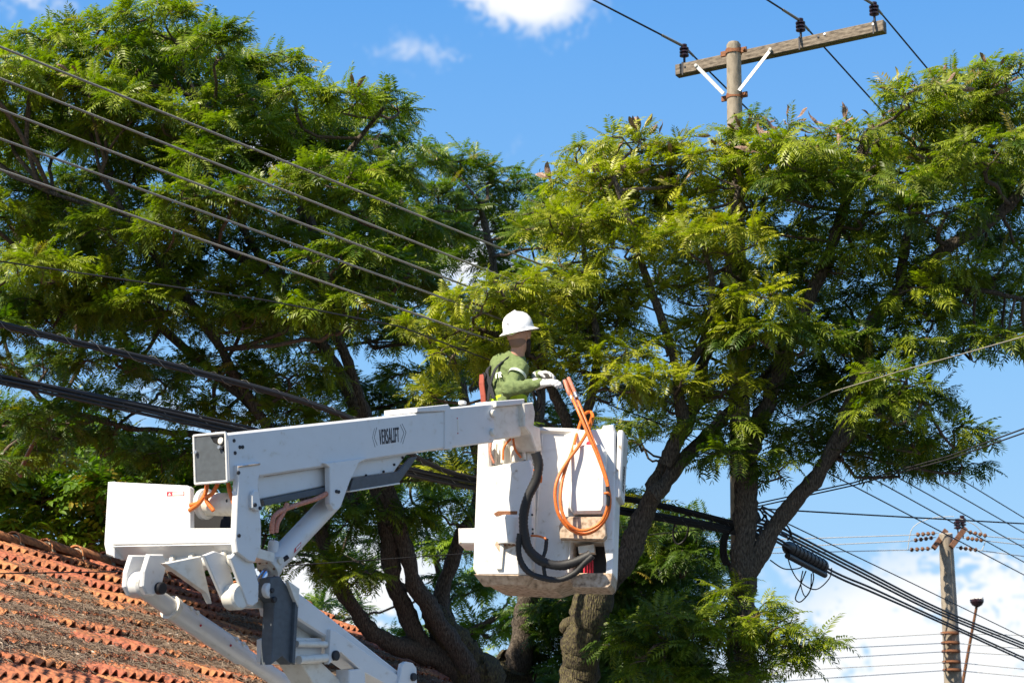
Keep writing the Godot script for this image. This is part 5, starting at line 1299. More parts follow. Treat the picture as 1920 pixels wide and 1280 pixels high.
	plate_part(lb, "end_plate", [Vector3(-0.819, 2.941, -14.145) + LW * .05, Vector3(-0.790, 3.107, -14.169) + LW * .05, Vector3(-0.763, 3.128, -14.204) + LW * .05, Vector3(-0.721, 3.124, -14.261) + LW * .05, Vector3(-0.697, 3.095, -14.297) + LW * .05, Vector3(-0.692, 2.958, -14.316) + LW * .05], -LW * .04, "white_paint", .006)
	disc(lb, "end_bolt", Vector3(-0.724, 3.029, -14.266) + LW * .055, LW, .028, .016, "dark_bolt")
	plate_part(lb, "cross_box", [Vector3(-1.406, 3.177, -13.315) - LW * .04, Vector3(-1.382, 3.191, -13.347) - LW * .04, Vector3(-1.222, 3.213, -13.565) - LW * .04, Vector3(-1.220, 3.051, -13.583) - LW * .04, Vector3(-1.371, 3.023, -13.379) - LW * .04, Vector3(-1.404, 3.035, -13.332) - LW * .04], -LW * .3, "white_paint", .006)
	rod(lb, "cross_tube", [Vector3(-1.394, 3.148, -13.335) + LW * .0, Vector3(-1.225, 3.171, -13.565) + LW * .0], [.022, .022], "cream_paint", 12)
	rod(lb, "cross_tube", [Vector3(-1.380, 3.048, -13.364) + LW * .0, Vector3(-1.223, 3.085, -13.575) + LW * .0], [.028, .028], "cream_paint", 12)
	disc(lb, "pivot_bolt", Vector3(-1.192, 3.104, -13.616) + LW * .035, LW, .034, .014, "dark_bolt")
	plate_part(lb, "gusset", [Vector3(-1.334, 3.028, -13.429) - LW * .05, Vector3(-1.220, 3.062, -13.582) - LW * .05, Vector3(-1.105, 2.957, -13.750) - LW * .05, Vector3(-1.097, 2.871, -13.769) - LW * .05, Vector3(-1.224, 2.855, -13.597) - LW * .05], -LW * .2, "cream_paint", .006)
	plate_part(lb, "small_case", [Vector3(-1.106, 3.023, -13.743) + LW * .03, Vector3(-1.009, 3.050, -13.873) + LW * .03, Vector3(-1.001, 2.883, -13.900) + LW * .03, Vector3(-1.104, 2.870, -13.760) + LW * .03], -LW * .12, "white_paint", .006)
	plate_part(lb, "lower_web", [Vector3(-1.430, 3.329, -13.268) - LW * .1, Vector3(-1.238, 3.225, -13.542) - LW * .1, Vector3(-1.259, 3.193, -13.515) - LW * .1, Vector3(-1.407, 3.197, -13.313) - LW * .1], -LW * .15, "cream_paint", .004)
	plate_part(lb, "hose_guard", [Vector3(-1.561, 3.535, -13.068) + LW * .02, Vector3(-1.508, 3.559, -13.138) + LW * .02, Vector3(-1.432, 3.455, -13.254) + LW * .02, Vector3(-1.417, 3.468, -13.273) + LW * .02, Vector3(-1.437, 3.010, -13.289) + LW * .02, Vector3(-1.488, 3.056, -13.214) + LW * .02, Vector3(-1.546, 2.994, -13.141) + LW * .02, Vector3(-1.535, 3.385, -13.118) + LW * .02, Vector3(-1.565, 3.419, -13.074) + LW * .02], -LW * .1, "grey_plastic", .004)
	plate_part(lb, "guard_flange", [Vector3(-1.432, 3.485, -13.250) + LW * .045, Vector3(-1.414, 3.475, -13.276) + LW * .045, Vector3(-1.431, 3.011, -13.298) + LW * .045, Vector3(-1.446, 3.022, -13.276) + LW * .045], -LW * .03, "grey_plastic", .002)
	plate_part(lb, "corner_plate", [Vector3(-1.484, 3.537, -13.174) + LW * .05, Vector3(-1.414, 3.496, -13.274) + LW * .05, Vector3(-1.421, 3.378, -13.275) + LW * .05, Vector3(-1.446, 3.435, -13.235) + LW * .05], -LW * .03, "cream_paint", .003)
	disc(lb, "guard_bolt", Vector3(-1.544, 3.403, -13.104) + LW * .03, LW, .02, .012, "dark_bolt")
	# ---- turret and bed under the frame
	var tu := Node3D.new()
	tu.name = "turret"
	t.add_child(tu, true)
	var hub := Vector3(-0.803, 3.044, -14.157) + far - LW * .14
	b = MB.new()
	b.lathe(Vector3(hub.x, 1.1, hub.z), Vector3.UP, [Vector2(.45, 0), Vector2(.45, .12), Vector2(.3, .14), Vector2(.26, hub.y - 1.4), Vector2(.0, hub.y - 1.35)], 24)
	part(tu, "pedestal", b.mesh(), mats["white_paint"])
	b = MB.new()
	b.beam(Vector3(hub.x, hub.y - .4, hub.z) - LU * .25, Vector3(hub.x, hub.y - .1, hub.z) + LU * .2, Vector3(0, .5, 0), LW * .36, .01)
	part(tu, "yoke", b.mesh(), mats["white_paint"])
	b = MB.new()
	b.plate([Vector3(hub.x - 1.0, 1.08, hub.z - 1.6), Vector3(hub.x + 1.1, 1.08, hub.z - 1.6), Vector3(hub.x + 1.1, 1.08, hub.z + 1.6), Vector3(hub.x - 1.0, 1.08, hub.z + 1.6)], Vector3(0, -.25, 0), .01)
	part(tu, "truck_bed", b.mesh(), mats["white_paint"])
	for x in [-.8, .9]:
		for z in [-1.1, 1.1]:
			b = MB.new()
			b.lathe(Vector3(hub.x + x, .45, hub.z + z), Vector3.RIGHT, [Vector2(0, -.13), Vector2(.26, -.13), Vector2(.44, -.12), Vector2(.45, -.06), Vector2(.45, .06), Vector2(.44, .12), Vector2(.26, .13), Vector2(0, .13)], 28)
			part(tu, "wheel", b.mesh(), mats["black"])
	# ---- bucket
	var bk := Node3D.new()
	bk.name = "bucket"
	t.add_child(bk, true)
	var o := Vector3(0.097, 3.886, -15.469) - BN * .31
	b = MB.new()
	round_box(b, o, [[1.165, .345, .32], [1.17, .37, .345], [1.145, .372, .347], [1.125, .342, .317], [.03, .352, .312], [0.0, .345, .305]], .07, true)
	round_box(b, o, [[1.168, .34, .31], [.06, .32, .28]], .06, true)
	part(bk, "tub", b.mesh(), mats["bucket_white"])
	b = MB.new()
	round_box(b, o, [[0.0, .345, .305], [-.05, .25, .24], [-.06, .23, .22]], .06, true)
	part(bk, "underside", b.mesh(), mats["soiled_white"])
	b = MB.new()
	b.beam(o + LV * .06 + BN * .316 + BX * .06, o + LV * 1.12 + BN * .318 + BX * .06, BX * .012, BN * .012, .003)
	b.beam(o + LV * .06 + BN * .316 + BX * .33, o + LV * .9 + BN * .318 + BX * .33, BX * .012, BN * .012, .003)
	part(bk, "moulded_rib", b.mesh(), mats["bucket_white"])
	# shield with the levelling unit on the near side
	plate_part(bk, "shield", [Vector3(-0.262, 4.941, -15.406), Vector3(-0.172, 4.937, -15.392), Vector3(-0.163, 4.737, -15.388), Vector3(0.138, 4.781, -15.341), Vector3(0.166, 4.701, -15.336), Vector3(0.160, 3.942, -15.328), Vector3(0.100, 3.891, -15.337), Vector3(-0.261, 3.899, -15.394), Vector3(-0.294, 3.953, -15.400)], -BN * .12, "bucket_white", .014)
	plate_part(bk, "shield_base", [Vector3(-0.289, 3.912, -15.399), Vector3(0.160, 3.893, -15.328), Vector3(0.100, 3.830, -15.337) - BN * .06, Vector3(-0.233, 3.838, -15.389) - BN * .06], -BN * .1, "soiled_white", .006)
	b = MB.new()
	var dc := Vector3(-0.012, 4.246, -15.359) - BN * .015
	b.lathe(dc, LV, [Vector2(0, -.115), Vector2(.088, -.115), Vector2(.092, -.1), Vector2(.092, .08), Vector2(.08, .1), Vector2(0, .1)], 28)
	part(bk, "rotator_drum", b.mesh(), mats["bucket_white"])
	b = MB.new()
	b.plate([Vector3(-0.138, 4.369, -15.380), Vector3(-0.105, 4.388, -15.375), Vector3(0.040, 4.384, -15.352), Vector3(0.040, 4.359, -15.352), Vector3(-0.061, 4.358, -15.368), Vector3(-0.121, 4.348, -15.377)], BN * .004, .001)
	part(bk, "slot_edge", b.mesh(), mats["rust"])
	plate_part(bk, "slot", [Vector3(-0.121, 4.155, -15.375), Vector3(0.032, 4.151, -15.351), Vector3(0.032, 4.119, -15.351), Vector3(-0.097, 4.078, -15.370), Vector3(-0.129, 4.127, -15.376)], BN * .004, "soiled_white", .001)
	plate_part(bk, "hook", [Vector3(-0.085, 4.134, -15.369), Vector3(-0.056, 4.133, -15.365), Vector3(-0.072, 3.939, -15.365), Vector3(-0.112, 3.940, -15.371), Vector3(-0.116, 3.965, -15.372), Vector3(-0.096, 3.964, -15.369)], BN * .02, "cream_paint", .003)
	for q in [Vector3(-0.056, 4.129, -15.365), Vector3(-0.020, 4.132, -15.359), Vector3(0.016, 4.132, -15.353)]:
		disc(bk, "nut", q + BN * .01, BN, .012, .01, "rust", 8)
	plate_part(bk, "step", [Vector3(-0.411, 4.279, -15.503), Vector3(-0.276, 4.276, -15.482), Vector3(-0.276, 4.157, -15.481), Vector3(-0.406, 4.160, -15.501)], -BN * .32, "bucket_white", .008)
	# bracket parts between the boom tip and the shield
	for q in [[Vector3(-0.123, 4.928, -15.465), Vector3(-0.131, 4.761, -15.464), .012], [Vector3(-0.066, 4.951, -15.456), Vector3(-0.070, 4.775, -15.455), .02], [Vector3(0.008, 4.966, -15.445), Vector3(0.016, 4.781, -15.441), .026], [Vector3(0.086, 4.946, -15.432), Vector3(0.098, 4.795, -15.429), .014]]:
		rod(bk, "bracket_post", [q[0], q[1]], [q[2], q[2]], "cream_paint", 12)
	plate_part(bk, "mount_plate", [Vector3(0.103, 5.055, -15.431), Vector3(0.164, 4.990, -15.420), Vector3(0.175, 4.759, -15.416), Vector3(0.114, 4.778, -15.426)], -BN * .06, "cream_paint", .004)
	for q in [[[Vector3(-0.159, 4.929, -15.390), Vector3(-0.167, 4.845, -15.390), Vector3(-0.138, 4.761, -15.385)], "faded_hose"], [[Vector3(-0.008, 4.949, -15.366), Vector3(-0.061, 4.883, -15.374), Vector3(-0.069, 4.784, -15.374)], "orange_hose"], [[Vector3(0.008, 4.948, -15.363), Vector3(0.024, 4.864, -15.360), Vector3(0.069, 4.796, -15.352)], "orange_hose"]]:
		part(bk, "control_hose", pipe(q[0], .009, 6, 8), mats[q[1]])
	for q in [Vector3(0.153, 4.352, -15.334), Vector3(0.157, 4.242, -15.332), Vector3(0.157, 4.209, -15.332)]:
		disc(bk, "bolt", q + BN * .003, BN, .008, .005, "dark_bolt", 8)
	# tool locker at the right of the tub
	var deep := -BN * .34
	plate_part(bk, "locker", [Vector3(0.400, 4.981, -15.383), Vector3(0.498, 5.016, -15.368), Vector3(0.685, 5.018, -15.338), Vector3(0.698, 5.046, -15.337), Vector3(0.775, 5.048, -15.325), Vector3(0.790, 4.980, -15.321), Vector3(0.783, 4.492, -15.317), Vector3(0.767, 4.154, -15.316), Vector3(0.387, 4.164, -15.376)], deep, "bucket_white", .012)
	plate_part(bk, "locker_post", [Vector3(0.687, 4.164, -15.329), Vector3(0.767, 4.162, -15.316), Vector3(0.755, 3.899, -15.315), Vector3(0.704, 3.901, -15.323), Vector3(0.709, 4.005, -15.323)], deep, "bucket_white", .006)
	plate_part(bk, "locker_floor", [Vector3(0.425, 3.915, -15.367), Vector3(0.756, 3.908, -15.315), Vector3(0.742, 3.819, -15.316), Vector3(0.718, 3.796, -15.320), Vector3(0.456, 3.806, -15.361)], deep, "soiled_white", .006)
	plate_part(bk, "locker_back", [Vector3(0.395, 4.176, -15.375) - BN * .28, Vector3(0.723, 4.167, -15.323) - BN * .28, Vector3(0.720, 3.892, -15.320) - BN * .28, Vector3(0.393, 3.900, -15.372) - BN * .28], -BN * .03, "black", .002)
	plate_part(bk, "ledge", [Vector3(0.354, 4.265, -15.301), Vector3(0.394, 4.333, -15.296), Vector3(0.694, 4.325, -15.248), Vector3(0.708, 4.178, -15.244), Vector3(0.687, 4.146, -15.247), Vector3(0.361, 4.163, -15.299)], -BN * .09, "soiled_white", .008)
	plate_part(bk, "tank", [Vector3(0.438, 4.825, -15.294) + BN * .03, Vector3(0.471, 4.878, -15.290) + BN * .03, Vector3(0.676, 4.875, -15.257) + BN * .03, Vector3(0.716, 4.824, -15.250) + BN * .03, Vector3(0.706, 4.397, -15.247) + BN * .03, Vector3(0.682, 4.345, -15.250) + BN * .03, Vector3(0.466, 4.347, -15.284) + BN * .03, Vector3(0.435, 4.393, -15.290) + BN * .03], -BN * .14, "bucket_white", .02)
	disc(bk, "tank_cap", Vector3(0.596, 4.886, -15.270) - BN * .03, LV, .035, .02, "print_red")
	var r0 := Vector3(0.787, 4.760, -15.319)
	plate_part(bk, "lid", [r0 + LV * .25 - BN * .02, r0 + LV * .25 - BN * .34, r0 - LV * .27 - BN * .34, r0 - LV * .27 - BN * .02], BX * .05, "bucket_white", .012)
	writing(bk, "lettering", "VERSALIFT", r0 + BX * .0505 - BN * .22, r0 + BX * .0505 - BN * .22 - LV * .2, r0 + BX * .0505 - BN * .12, "print_black")
	plate_part(bk, "valve_block", [Vector3(0.491, 4.124, -15.359) - BN * .04, Vector3(0.611, 4.138, -15.340) - BN * .04, Vector3(0.618, 4.072, -15.338) - BN * .04, Vector3(0.498, 4.067, -15.357) - BN * .04], -BN * .1, "cream_paint", .004)
	for k in 4:
		rod(bk, "red_hose", [Vector3(0.538, 4.066, -15.351) - BN * (.06 + .02 * k) + BX * .018 * k, Vector3(0.537, 3.921, -15.350) - BN * (.06 + .02 * k) + BX * .018 * k], [.008, .008], "print_red", 8)
	# black sleeved hoses hanging in front
	part(bk, "sleeved_hose", ribbed([Vector3(0.176, 4.780, -15.081), Vector3(0.200, 4.687, -15.102), Vector3(0.180, 4.578, -15.127), Vector3(0.120, 4.454, -15.156), Vector3(0.088, 4.326, -15.186), Vector3(0.092, 4.190, -15.218), Vector3(0.128, 4.073, -15.245), Vector3(0.231, 3.984, -15.265), Vector3(0.359, 3.957, -15.268), Vector3(0.479, 3.983, -15.257), Vector3(0.590, 4.032, -15.240)], .036, .03, .0022), mats["black_sleeve"])
	part(bk, "sleeved_hose", ribbed([Vector3(0.060, 4.188, -15.208), Vector3(0.048, 4.072, -15.234), Vector3(0.072, 3.971, -15.256), Vector3(0.139, 3.897, -15.271), Vector3(0.259, 3.858, -15.276), Vector3(0.366, 3.853, -15.272), Vector3(0.470, 3.898, -15.255), Vector3(0.541, 3.967, -15.231), Vector3(0.605, 4.020, -15.212)], .022, .03, .0016), mats["black_sleeve"])
	part(bk, "sleeved_hose", ribbed([Vector3(0.260, 4.160, -15.278), Vector3(0.252, 4.078, -15.276), Vector3(0.232, 3.998, -15.273), Vector3(0.247, 3.878, -15.281)], .014, .025, .001), mats["black_sleeve"])
	part(bk, "hose_tie", pipe([Vector3(0.160, 4.653, -15.115), Vector3(0.192, 4.640, -15.111), Vector3(0.220, 4.604, -15.114), Vector3(0.216, 4.556, -15.120)], .008, 5, 8), mats["orange_hose"])
	part(bk, "hose_tie", pipe([Vector3(0.145, 4.191, -15.321), Vector3(0.200, 4.179, -15.273), Vector3(0.256, 4.151, -15.229)], .008, 5, 8), mats["orange_hose"])

func tool_hose() -> void:
	var t := thing("tool_hose", "looped orange hydraulic hose hanging from the worker's glove over the bucket", "hose", Vector3(0.564, 4.601, -15.243))
	part(t, "hose", pipe([Vector3(0.418, 5.380, -15.311), Vector3(0.449, 5.280, -15.278), Vector3(0.501, 5.121, -15.172), Vector3(0.571, 4.937, -15.127), Vector3(0.648, 4.744, -15.103), Vector3(0.710, 4.554, -15.109), Vector3(0.733, 4.414, -15.117), Vector3(0.705, 4.298, -15.148), Vector3(0.629, 4.210, -15.171), Vector3(0.526, 4.179, -15.180), Vector3(0.422, 4.222, -15.168), Vector3(0.350, 4.318, -15.143), Vector3(0.323, 4.450, -15.137), Vector3(0.340, 4.582, -15.146), Vector3(0.410, 4.720, -15.185), Vector3(0.518, 4.879, -15.237), Vector3(0.598, 5.048, -15.400), Vector3(0.628, 5.152, -15.525), Vector3(0.615, 5.208, -15.584)], .0125, 7, 10), mats["orange_hose"])
	part(t, "hose", pipe([Vector3(0.442, 5.396, -15.307), Vector3(0.482, 5.280, -15.278), Vector3(0.551, 5.080, -15.212), Vector3(0.611, 4.883, -15.141), Vector3(0.671, 4.702, -15.100), Vector3(0.717, 4.529, -15.086), Vector3(0.715, 4.389, -15.093), Vector3(0.676, 4.278, -15.123), Vector3(0.596, 4.217, -15.140), Vector3(0.501, 4.201, -15.144), Vector3(0.413, 4.255, -15.129), Vector3(0.366, 4.375, -15.127), Vector3(0.368, 4.521, -15.148), Vector3(0.402, 4.673, -15.197), Vector3(0.462, 4.846, -15.274), Vector3(0.508, 5.024, -15.407), Vector3(0.554, 5.160, -15.522), Vector3(0.598, 5.208, -15.584), Vector3(0.625, 5.194, -15.633), Vector3(0.601, 5.112, -15.686)], .0125, 7, 10), mats["orange_hose"])
	part(t, "hose_end", pipe([Vector3(0.405, 5.392, -15.308), Vector3(0.433, 5.292, -15.275), Vector3(0.457, 5.252, -15.286)], .016, 6, 10), mats["faded_hose"])
	part(t, "hose_end", pipe([Vector3(0.434, 5.412, -15.303), Vector3(0.458, 5.350, -15.288), Vector3(0.486, 5.280, -15.278)], .016, 6, 10), mats["faded_hose"])
	for q in [[Vector3(0.452, 5.255, -15.264), Vector3(0.464, 5.219, -15.253)], [Vector3(0.481, 5.283, -15.257), Vector3(0.497, 5.243, -15.247)]]:
		rod(t, "coupling", q, [.019, .017], "steel", 12)
	var b := MB.new()
	b.tube([Vector3(0.711, 4.516, -15.059), Vector3(0.719, 4.425, -15.068), Vector3(0.715, 4.375, -15.082)], [.014, .015, .014], 10)
	part(t, "tape", b.mesh(), mats["black"])
	part(t, "tie", pipe([Vector3(0.691, 4.463, -15.058), Vector3(0.710, 4.465, -15.043), Vector3(0.731, 4.452, -15.061)], .01, 4, 8), mats["orange_hose"])

# ---------------------------------------------------------------- worker
# bones: [from, to, radius at from, radius at to]; blended into one surface on a grid
func flesh(b: MB, bones: Array, cell: float, k: float, cuts := []) -> void:
	var lo := Vector3(1e9, 1e9, 1e9)
	var hi := -lo
	for q in bones:
		for e in 2:
			var r: float = q[2 + e] + k * .5 + cell * 1.5
			lo = lo.min(q[e] - Vector3.ONE * r)
			hi = hi.max(q[e] + Vector3.ONE * r)
	var n := Vector3i((hi - lo) / cell) + Vector3i.ONE * 2
	var field := PackedFloat32Array()
	field.resize(n.x * n.y * n.z)
	field.fill(1.0)
	var wave := FastNoiseLite.new()
	wave.frequency = 9.0
	for q in bones:
		var a: Vector3 = q[0]
		var ab: Vector3 = q[1] - q[0]
		var l2 := maxf(ab.length_squared(), 1e-9)
		var reach: float = maxf(q[2], q[3]) + k + cell * 2.0
		var p0 := Vector3i((a.min(q[1]) - Vector3.ONE * reach - lo) / cell).max(Vector3i.ZERO)
		var p1 := (Vector3i((a.max(q[1]) + Vector3.ONE * reach - lo) / cell) + Vector3i.ONE).min(n - Vector3i.ONE)
		for z in range(p0.z, p1.z + 1):
			for y in range(p0.y, p1.y + 1):
				for x in range(p0.x, p1.x + 1):
					var p := lo + Vector3(x, y, z) * cell
					var s := clampf((p - a).dot(ab) / l2, 0.0, 1.0)
					var d: float = (p - a - ab * s).length() - lerpf(q[2], q[3], s)
					var at := (z * n.y + y) * n.x + x
					var w := field[at]
					var h := maxf(k - absf(w - d), 0.0) / k
					field[at] = minf(w, d) - h * h * k * .25
	for c in cuts:   # [point, normal]: nothing on the side the normal points to; folds: [amount]
		for z in n.z:
			for y in n.y:
				for x in n.x:
					var at := (z * n.y + y) * n.x + x
					var p := lo + Vector3(x, y, z) * cell
					if c.size() == 2:
						field[at] = maxf(field[at], (p - c[0]).dot(c[1]))
					elif field[at] < .05:
						field[at] += c[0] * wave.get_noise_3d(p.x * 1.2, p.y * 1.6 + p.x, p.z * 1.2)
	var made := {}
	var step := [1, n.x, n.x * n.y]
	for z in n.z - 1:
		for y in n.y - 1:
			for x in n.x - 1:
				var at := (z * n.y + y) * n.x + x
				var inside := 0
				for c in 8:
					if field[at + (c & 1) + ((c >> 1) & 1) * n.x + (c >> 2) * n.x * n.y] < 0.0:
						inside += 1
				if inside == 0 or inside == 8:
					continue
				var sum := Vector3.ZERO
				var hits := 0
				for c in 8:
					for ax in 3:
						if c & (1 << ax):
							continue
						var i0: int = at + (c & 1) + ((c >> 1) & 1) * n.x + (c >> 2) * n.x * n.y
						var f0 := field[i0]
						var f1 := field[i0 + step[ax]]
						if (f0 < 0.0) != (f1 < 0.0):
							var q := Vector3(c & 1, (c >> 1) & 1, c >> 2)
							q[ax] += f0 / (f0 - f1)
							sum += q
							hits += 1
				made[at] = b.v.size()
				b.v.append(lo + (Vector3(x, y, z) + sum / hits) * cell)
				var g := Vector3(field[at + 1] - field[at], field[at + n.x] - field[at], field[at + n.x * n.y] - field[at])
				g += Vector3(field[at + 1 + n.x + n.x * n.y] - field[at + n.x + n.x * n.y], field[at + 1 + n.x + n.x * n.y] - field[at + 1 + n.x * n.y], field[at + 1 + n.x + n.x * n.y] - field[at + 1 + n.x])
				b.n.append(g.normalized())
	for at in made:
		for ax in 3:
			var u1: int = step[(ax + 1) % 3]
			var u2: int = step[(ax + 2) % 3]
			if made.has(at - u1) and made.has(at - u2) and made.has(at - u1 - u2):
				if (field[at] < 0.0) != (field[at + step[ax]] < 0.0):
					b.smooth(made[at], made[at - u1], made[at - u1 - u2])
					b.smooth(made[at], made[at - u1 - u2], made[at - u2])

func hand(b: MB, wrist: Vector3, palm: Vector3, across: Vector3, back: Vector3, curl: float) -> void:
	# palm: direction of the hand; across: towards the little finger; back: out of the back of the hand
	var bones := []
	var heel := wrist + palm * .02
	for f in 4:
		var s := (f - 1.5) * .02
		var root := wrist + palm * .085 + across * s
		bones.append([heel + across * s * .8, root, .019, .016])
		var len: float = [.038, .043, .04, .031][f]
		var d := palm
		var p := root
		for j in 3:
			var a := curl * (.75 + .3 * j)
			d = (d * cos(a) - back * sin(a)).normalized() if j > 0 else (palm * cos(a * .6) - back * sin(a * .6)).normalized()
			var q: Vector3 = p + d * len * [1.0, .72, .55][j]
			bones.append([p, q, .0118 - .001 * j, .011 - .001 * j])
			p = q
	var th := wrist + palm * .03 - across * .03
	var t1 := th + (palm * .55 - across * .65 - back * .45).normalized() * .04
	var t2 := t1 + (palm * .8 - back * .55 + across * .1).normalized() * .034
	var t3 := t2 + (palm * .7 - back * .5 + across * .45).normalized() * .026
	bones += [[heel - across * .012, th, .02, .017], [th, t1, .016, .0135], [t1, t2, .0132, .0122], [t2, t3, .0122, .01]]
	flesh(b, bones, .0042, .006)

func worker() -> void:
	var foot := Vector3(0.097, 3.988, -15.470) - BN * .31
	var t := thing("person", "worker in white hard hat, green shirt and white gloves standing in the bucket", "person", foot)
	grained("skin", [lin(.38, .2, .135), lin(.5, .28, .19)], [.2, .8], .03, Vector3(6, 6, 6), .55, 0.0, 71)
	grained("shirt", [lin(.11, .155, .055), lin(.16, .21, .08)], [.2, .8], .012, Vector3(4, 4, 4), .92, 0.1, 72)
	grained("trousers", [lin(.04, .06, .03), lin(.06, .09, .04)], [.2, .8], .02, Vector3(4, 4, 4), .95, 0.0, 72)
	grained("glove", [lin(.42, .42, .43), lin(.62, .62, .62)], [.3, .6], .03, Vector3(6, 6, 6), .85, 0.1, 73)
	grained("hair", [lin(.012, .008, .006), lin(.03, .018, .012)], [.3, .7], .08, Vector3(8, 8, 8), .8, 0.0, 74)
	plain("hat_white", lin(.82, .82, .82), .3)
	plain("reflective", lin(.55, .62, .5), .5)
	plain("lime", lin(.5, .75, .03), .6)
	plain("navy_strap", lin(.02, .022, .03), .8)
	plain("red_strap", lin(.3, .06, .035), .8)
	var face := Vector3(.86, 0, -.51)        # where the body faces: right and away
	var right := Vector3(.51, 0, .86)        # his right side, towards the viewer
	var chest := Vector3(-0.030, 5.539, -15.778)
	var neck := Vector3(0.025, 5.689, -15.717)
	var skull := Vector3(0.059, 5.837, -15.667)
	var look := Vector3(.6, .12, -.79).normalized()
	var ear := look.cross(Vector3.UP).normalized()
	var crown := ear.cross(look).normalized()
	var hips := Vector3(chest.x - .02, chest.y - .5, chest.z)
	# body: one skin surface from head to feet, inside the clothes
	var bones := [
		[skull + crown * .03 - look * .02, skull + crown * .03 + look * .02, .088, .084], [skull - crown * .01 + look * .03, skull - crown * .075 + look * .052, .066, .05],
		[skull - look * .03 - crown * .0, skull - look * .012 - crown * .06, .078, .06], [skull - crown * .06 - look * .01, neck - Vector3(0, .06, 0), .056, .062],
		[skull + look * .09 - crown * .005, skull + look * .112 - crown * .03, .014, .017], [skull + look * .082 - crown * .075, skull + look * .07 - crown * .1, .026, .024],
		[skull + look * .078 + crown * .025 - ear * .03, skull + look * .078 + crown * .025 + ear * .03, .018, .018]]
	for s in [-1.0, 1.0]:
		bones += [[skull + ear * .09 * s + crown * .02 - look * .014, skull + ear * .088 * s - crown * .022 - look * .002, .018, .011]]
	var b := MB.new()
	flesh(b, bones, .0046, .014)
	var rough := [[neck - Vector3(0, .04, 0), chest, .06, .1], [chest, hips, .1, .1]]
	for s in [-1.0, 1.0]:
		rough += [[hips + right * .09 * s, Vector3(foot.x, foot.y + .48, foot.z) + right * .1 * s, .075, .05], [Vector3(foot.x, foot.y + .48, foot.z) + right * .1 * s, Vector3(foot.x, foot.y + .08, foot.z) + right * .1 * s, .05, .035]]
	flesh(b, rough, .016, .03)
	part(t, "body", b.mesh(), mats["skin"])
	# eyes, hair and beard
	for s in [-1.0, 1.0]:
		disc(t, "eye", skull + look * .093 + ear * .032 * s + crown * .008, look, .011, .004, "hat_white", 10)
	b = MB.new()
	flesh(b, [[skull + look * .055 - crown * .085, skull + look * .075 - crown * .118, .038, .03], [skull + look * .03 - crown * .06 + ear * .05, skull + look * .06 - crown * .1 + ear * .02, .026, .03], [skull + look * .03 - crown * .06 - ear * .05, skull + look * .06 - crown * .1 - ear * .02, .026, .03], [skull + look * .028 - crown * .0 + ear * .068, skull + look * .035 - crown * .05 + ear * .058, .008, .018], [skull + look * .075 - crown * .118, skull + look * .08 - crown * .15, .026, .012]], .006, .02)
	part(t, "beard", b.mesh(), mats["hair"])
	b = MB.new()
	flesh(b, [[skull - look * .03 + crown * .03, skull - look * .03 - crown * .038, .086, .068]], .006, .02)
	part(t, "hair", b.mesh(), mats["hair"] if false else grained("stubble", [lin(.17, .1, .07), lin(.28, .165, .115)], [.3, .7], .09, Vector3(9, 9, 9), .8, 0.0, 75))
	# hard hat with a full brim, tipped back
	var tip := Vector3(-.21, .95, .22).normalized()
	var rim := Vector3(0.055, 5.878, -15.656)
	b = MB.new()
	var profile := [Vector2(.115, .004), Vector2(.155, -.012), Vector2(.157, -.009), Vector2(.152, -.004), Vector2(.124, .012), Vector2(.119, .03), Vector2(.117, .06), Vector2(.108, .095), Vector2(.09, .125), Vector2(.06, .147), Vector2(.025, .157), Vector2(0, .159)]
	b.lathe(rim, tip, profile, 40)
	for k in b.v.size():
		var d := b.v[k] - rim
		b.v[k] = rim + d + look * d.dot(look) * .1
	# soften the facets of the dome
	for k in b.v.size():
		var d := b.v[k] - rim
		if d.dot(tip) > .013:
			b.n[k] = (d - tip * .02).normalized()
	var hat := part(t, "hard_hat", b.mesh(), mats["hat_white"])
	b = MB.new()
	b.tube([rim - look * .13 * 1.05 + tip * .05, rim - look * .1 + tip * .118, rim + tip * .162, rim + look * .1 + tip * .118, rim + look * .135 + tip * .05], [.008, .01, .012, .01, .008], 8)
	part(hat, "ridge", b.mesh(), mats["hat_white"])
	b = MB.new()
	b.tube(curve([rim - look * .105 + ear * .05 - tip * .012, rim - look * .118 - tip * .028, rim - look * .105 - ear * .05 - tip * .012], 4), same(.017, 9), 8)
	part(hat, "suspension_band", b.mesh(), mats["reflective"])
	disc(hat, "adjuster_knob", rim - look * .135 + ear * .02 - tip * .026, -look, .014, .008, "lime", 12)
	# shirt
	var sr := Vector3(0.071, 5.567, -15.615)
	var sl := Vector3(-0.119, 5.660, -15.911)
	var er := Vector3(-0.021, 5.375, -15.532)
	var el := Vector3(0.051, 5.453, -16.070)
	var wr := Vector3(0.215, 5.405, -15.462)
	var wl := Vector3(0.219, 5.528, -15.698)
	b = MB.new()
	var cloth := [[neck - Vector3(0, .03, 0), chest + Vector3(0, .06, 0), .066, .1], [sr - right * .06, sl + right * .06, .078, .078], [chest + right * .06 + Vector3(0, .04, 0), hips + right * .06, .115, .12], [chest - right * .06 + Vector3(0, .04, 0), hips - right * .06, .115, .12],
		[sr - right * .02, er, .068, .056], [er, wr, .056, .041], [sl + right * .02, el, .066, .056], [el, wl, .055, .041], [neck, sr - right * .05 + Vector3(0, .02, 0), .055, .055], [neck, sl + right * .05 + Vector3(0, .02, 0), .055, .055]]
	flesh(b, cloth, .0085, .035, [[.016]])
	var shirt := part(t, "shirt", b.mesh(), mats["shirt"])
	b = MB.new()
	b.lathe(neck + Vector3(.004, -.005, 0), (Vector3.UP + face * .25).normalized(), [Vector2(.076, -.03), Vector2(.079, -.02), Vector2(.07, .03), Vector2(.064, .03), Vector2(.068, -.02)], 24)
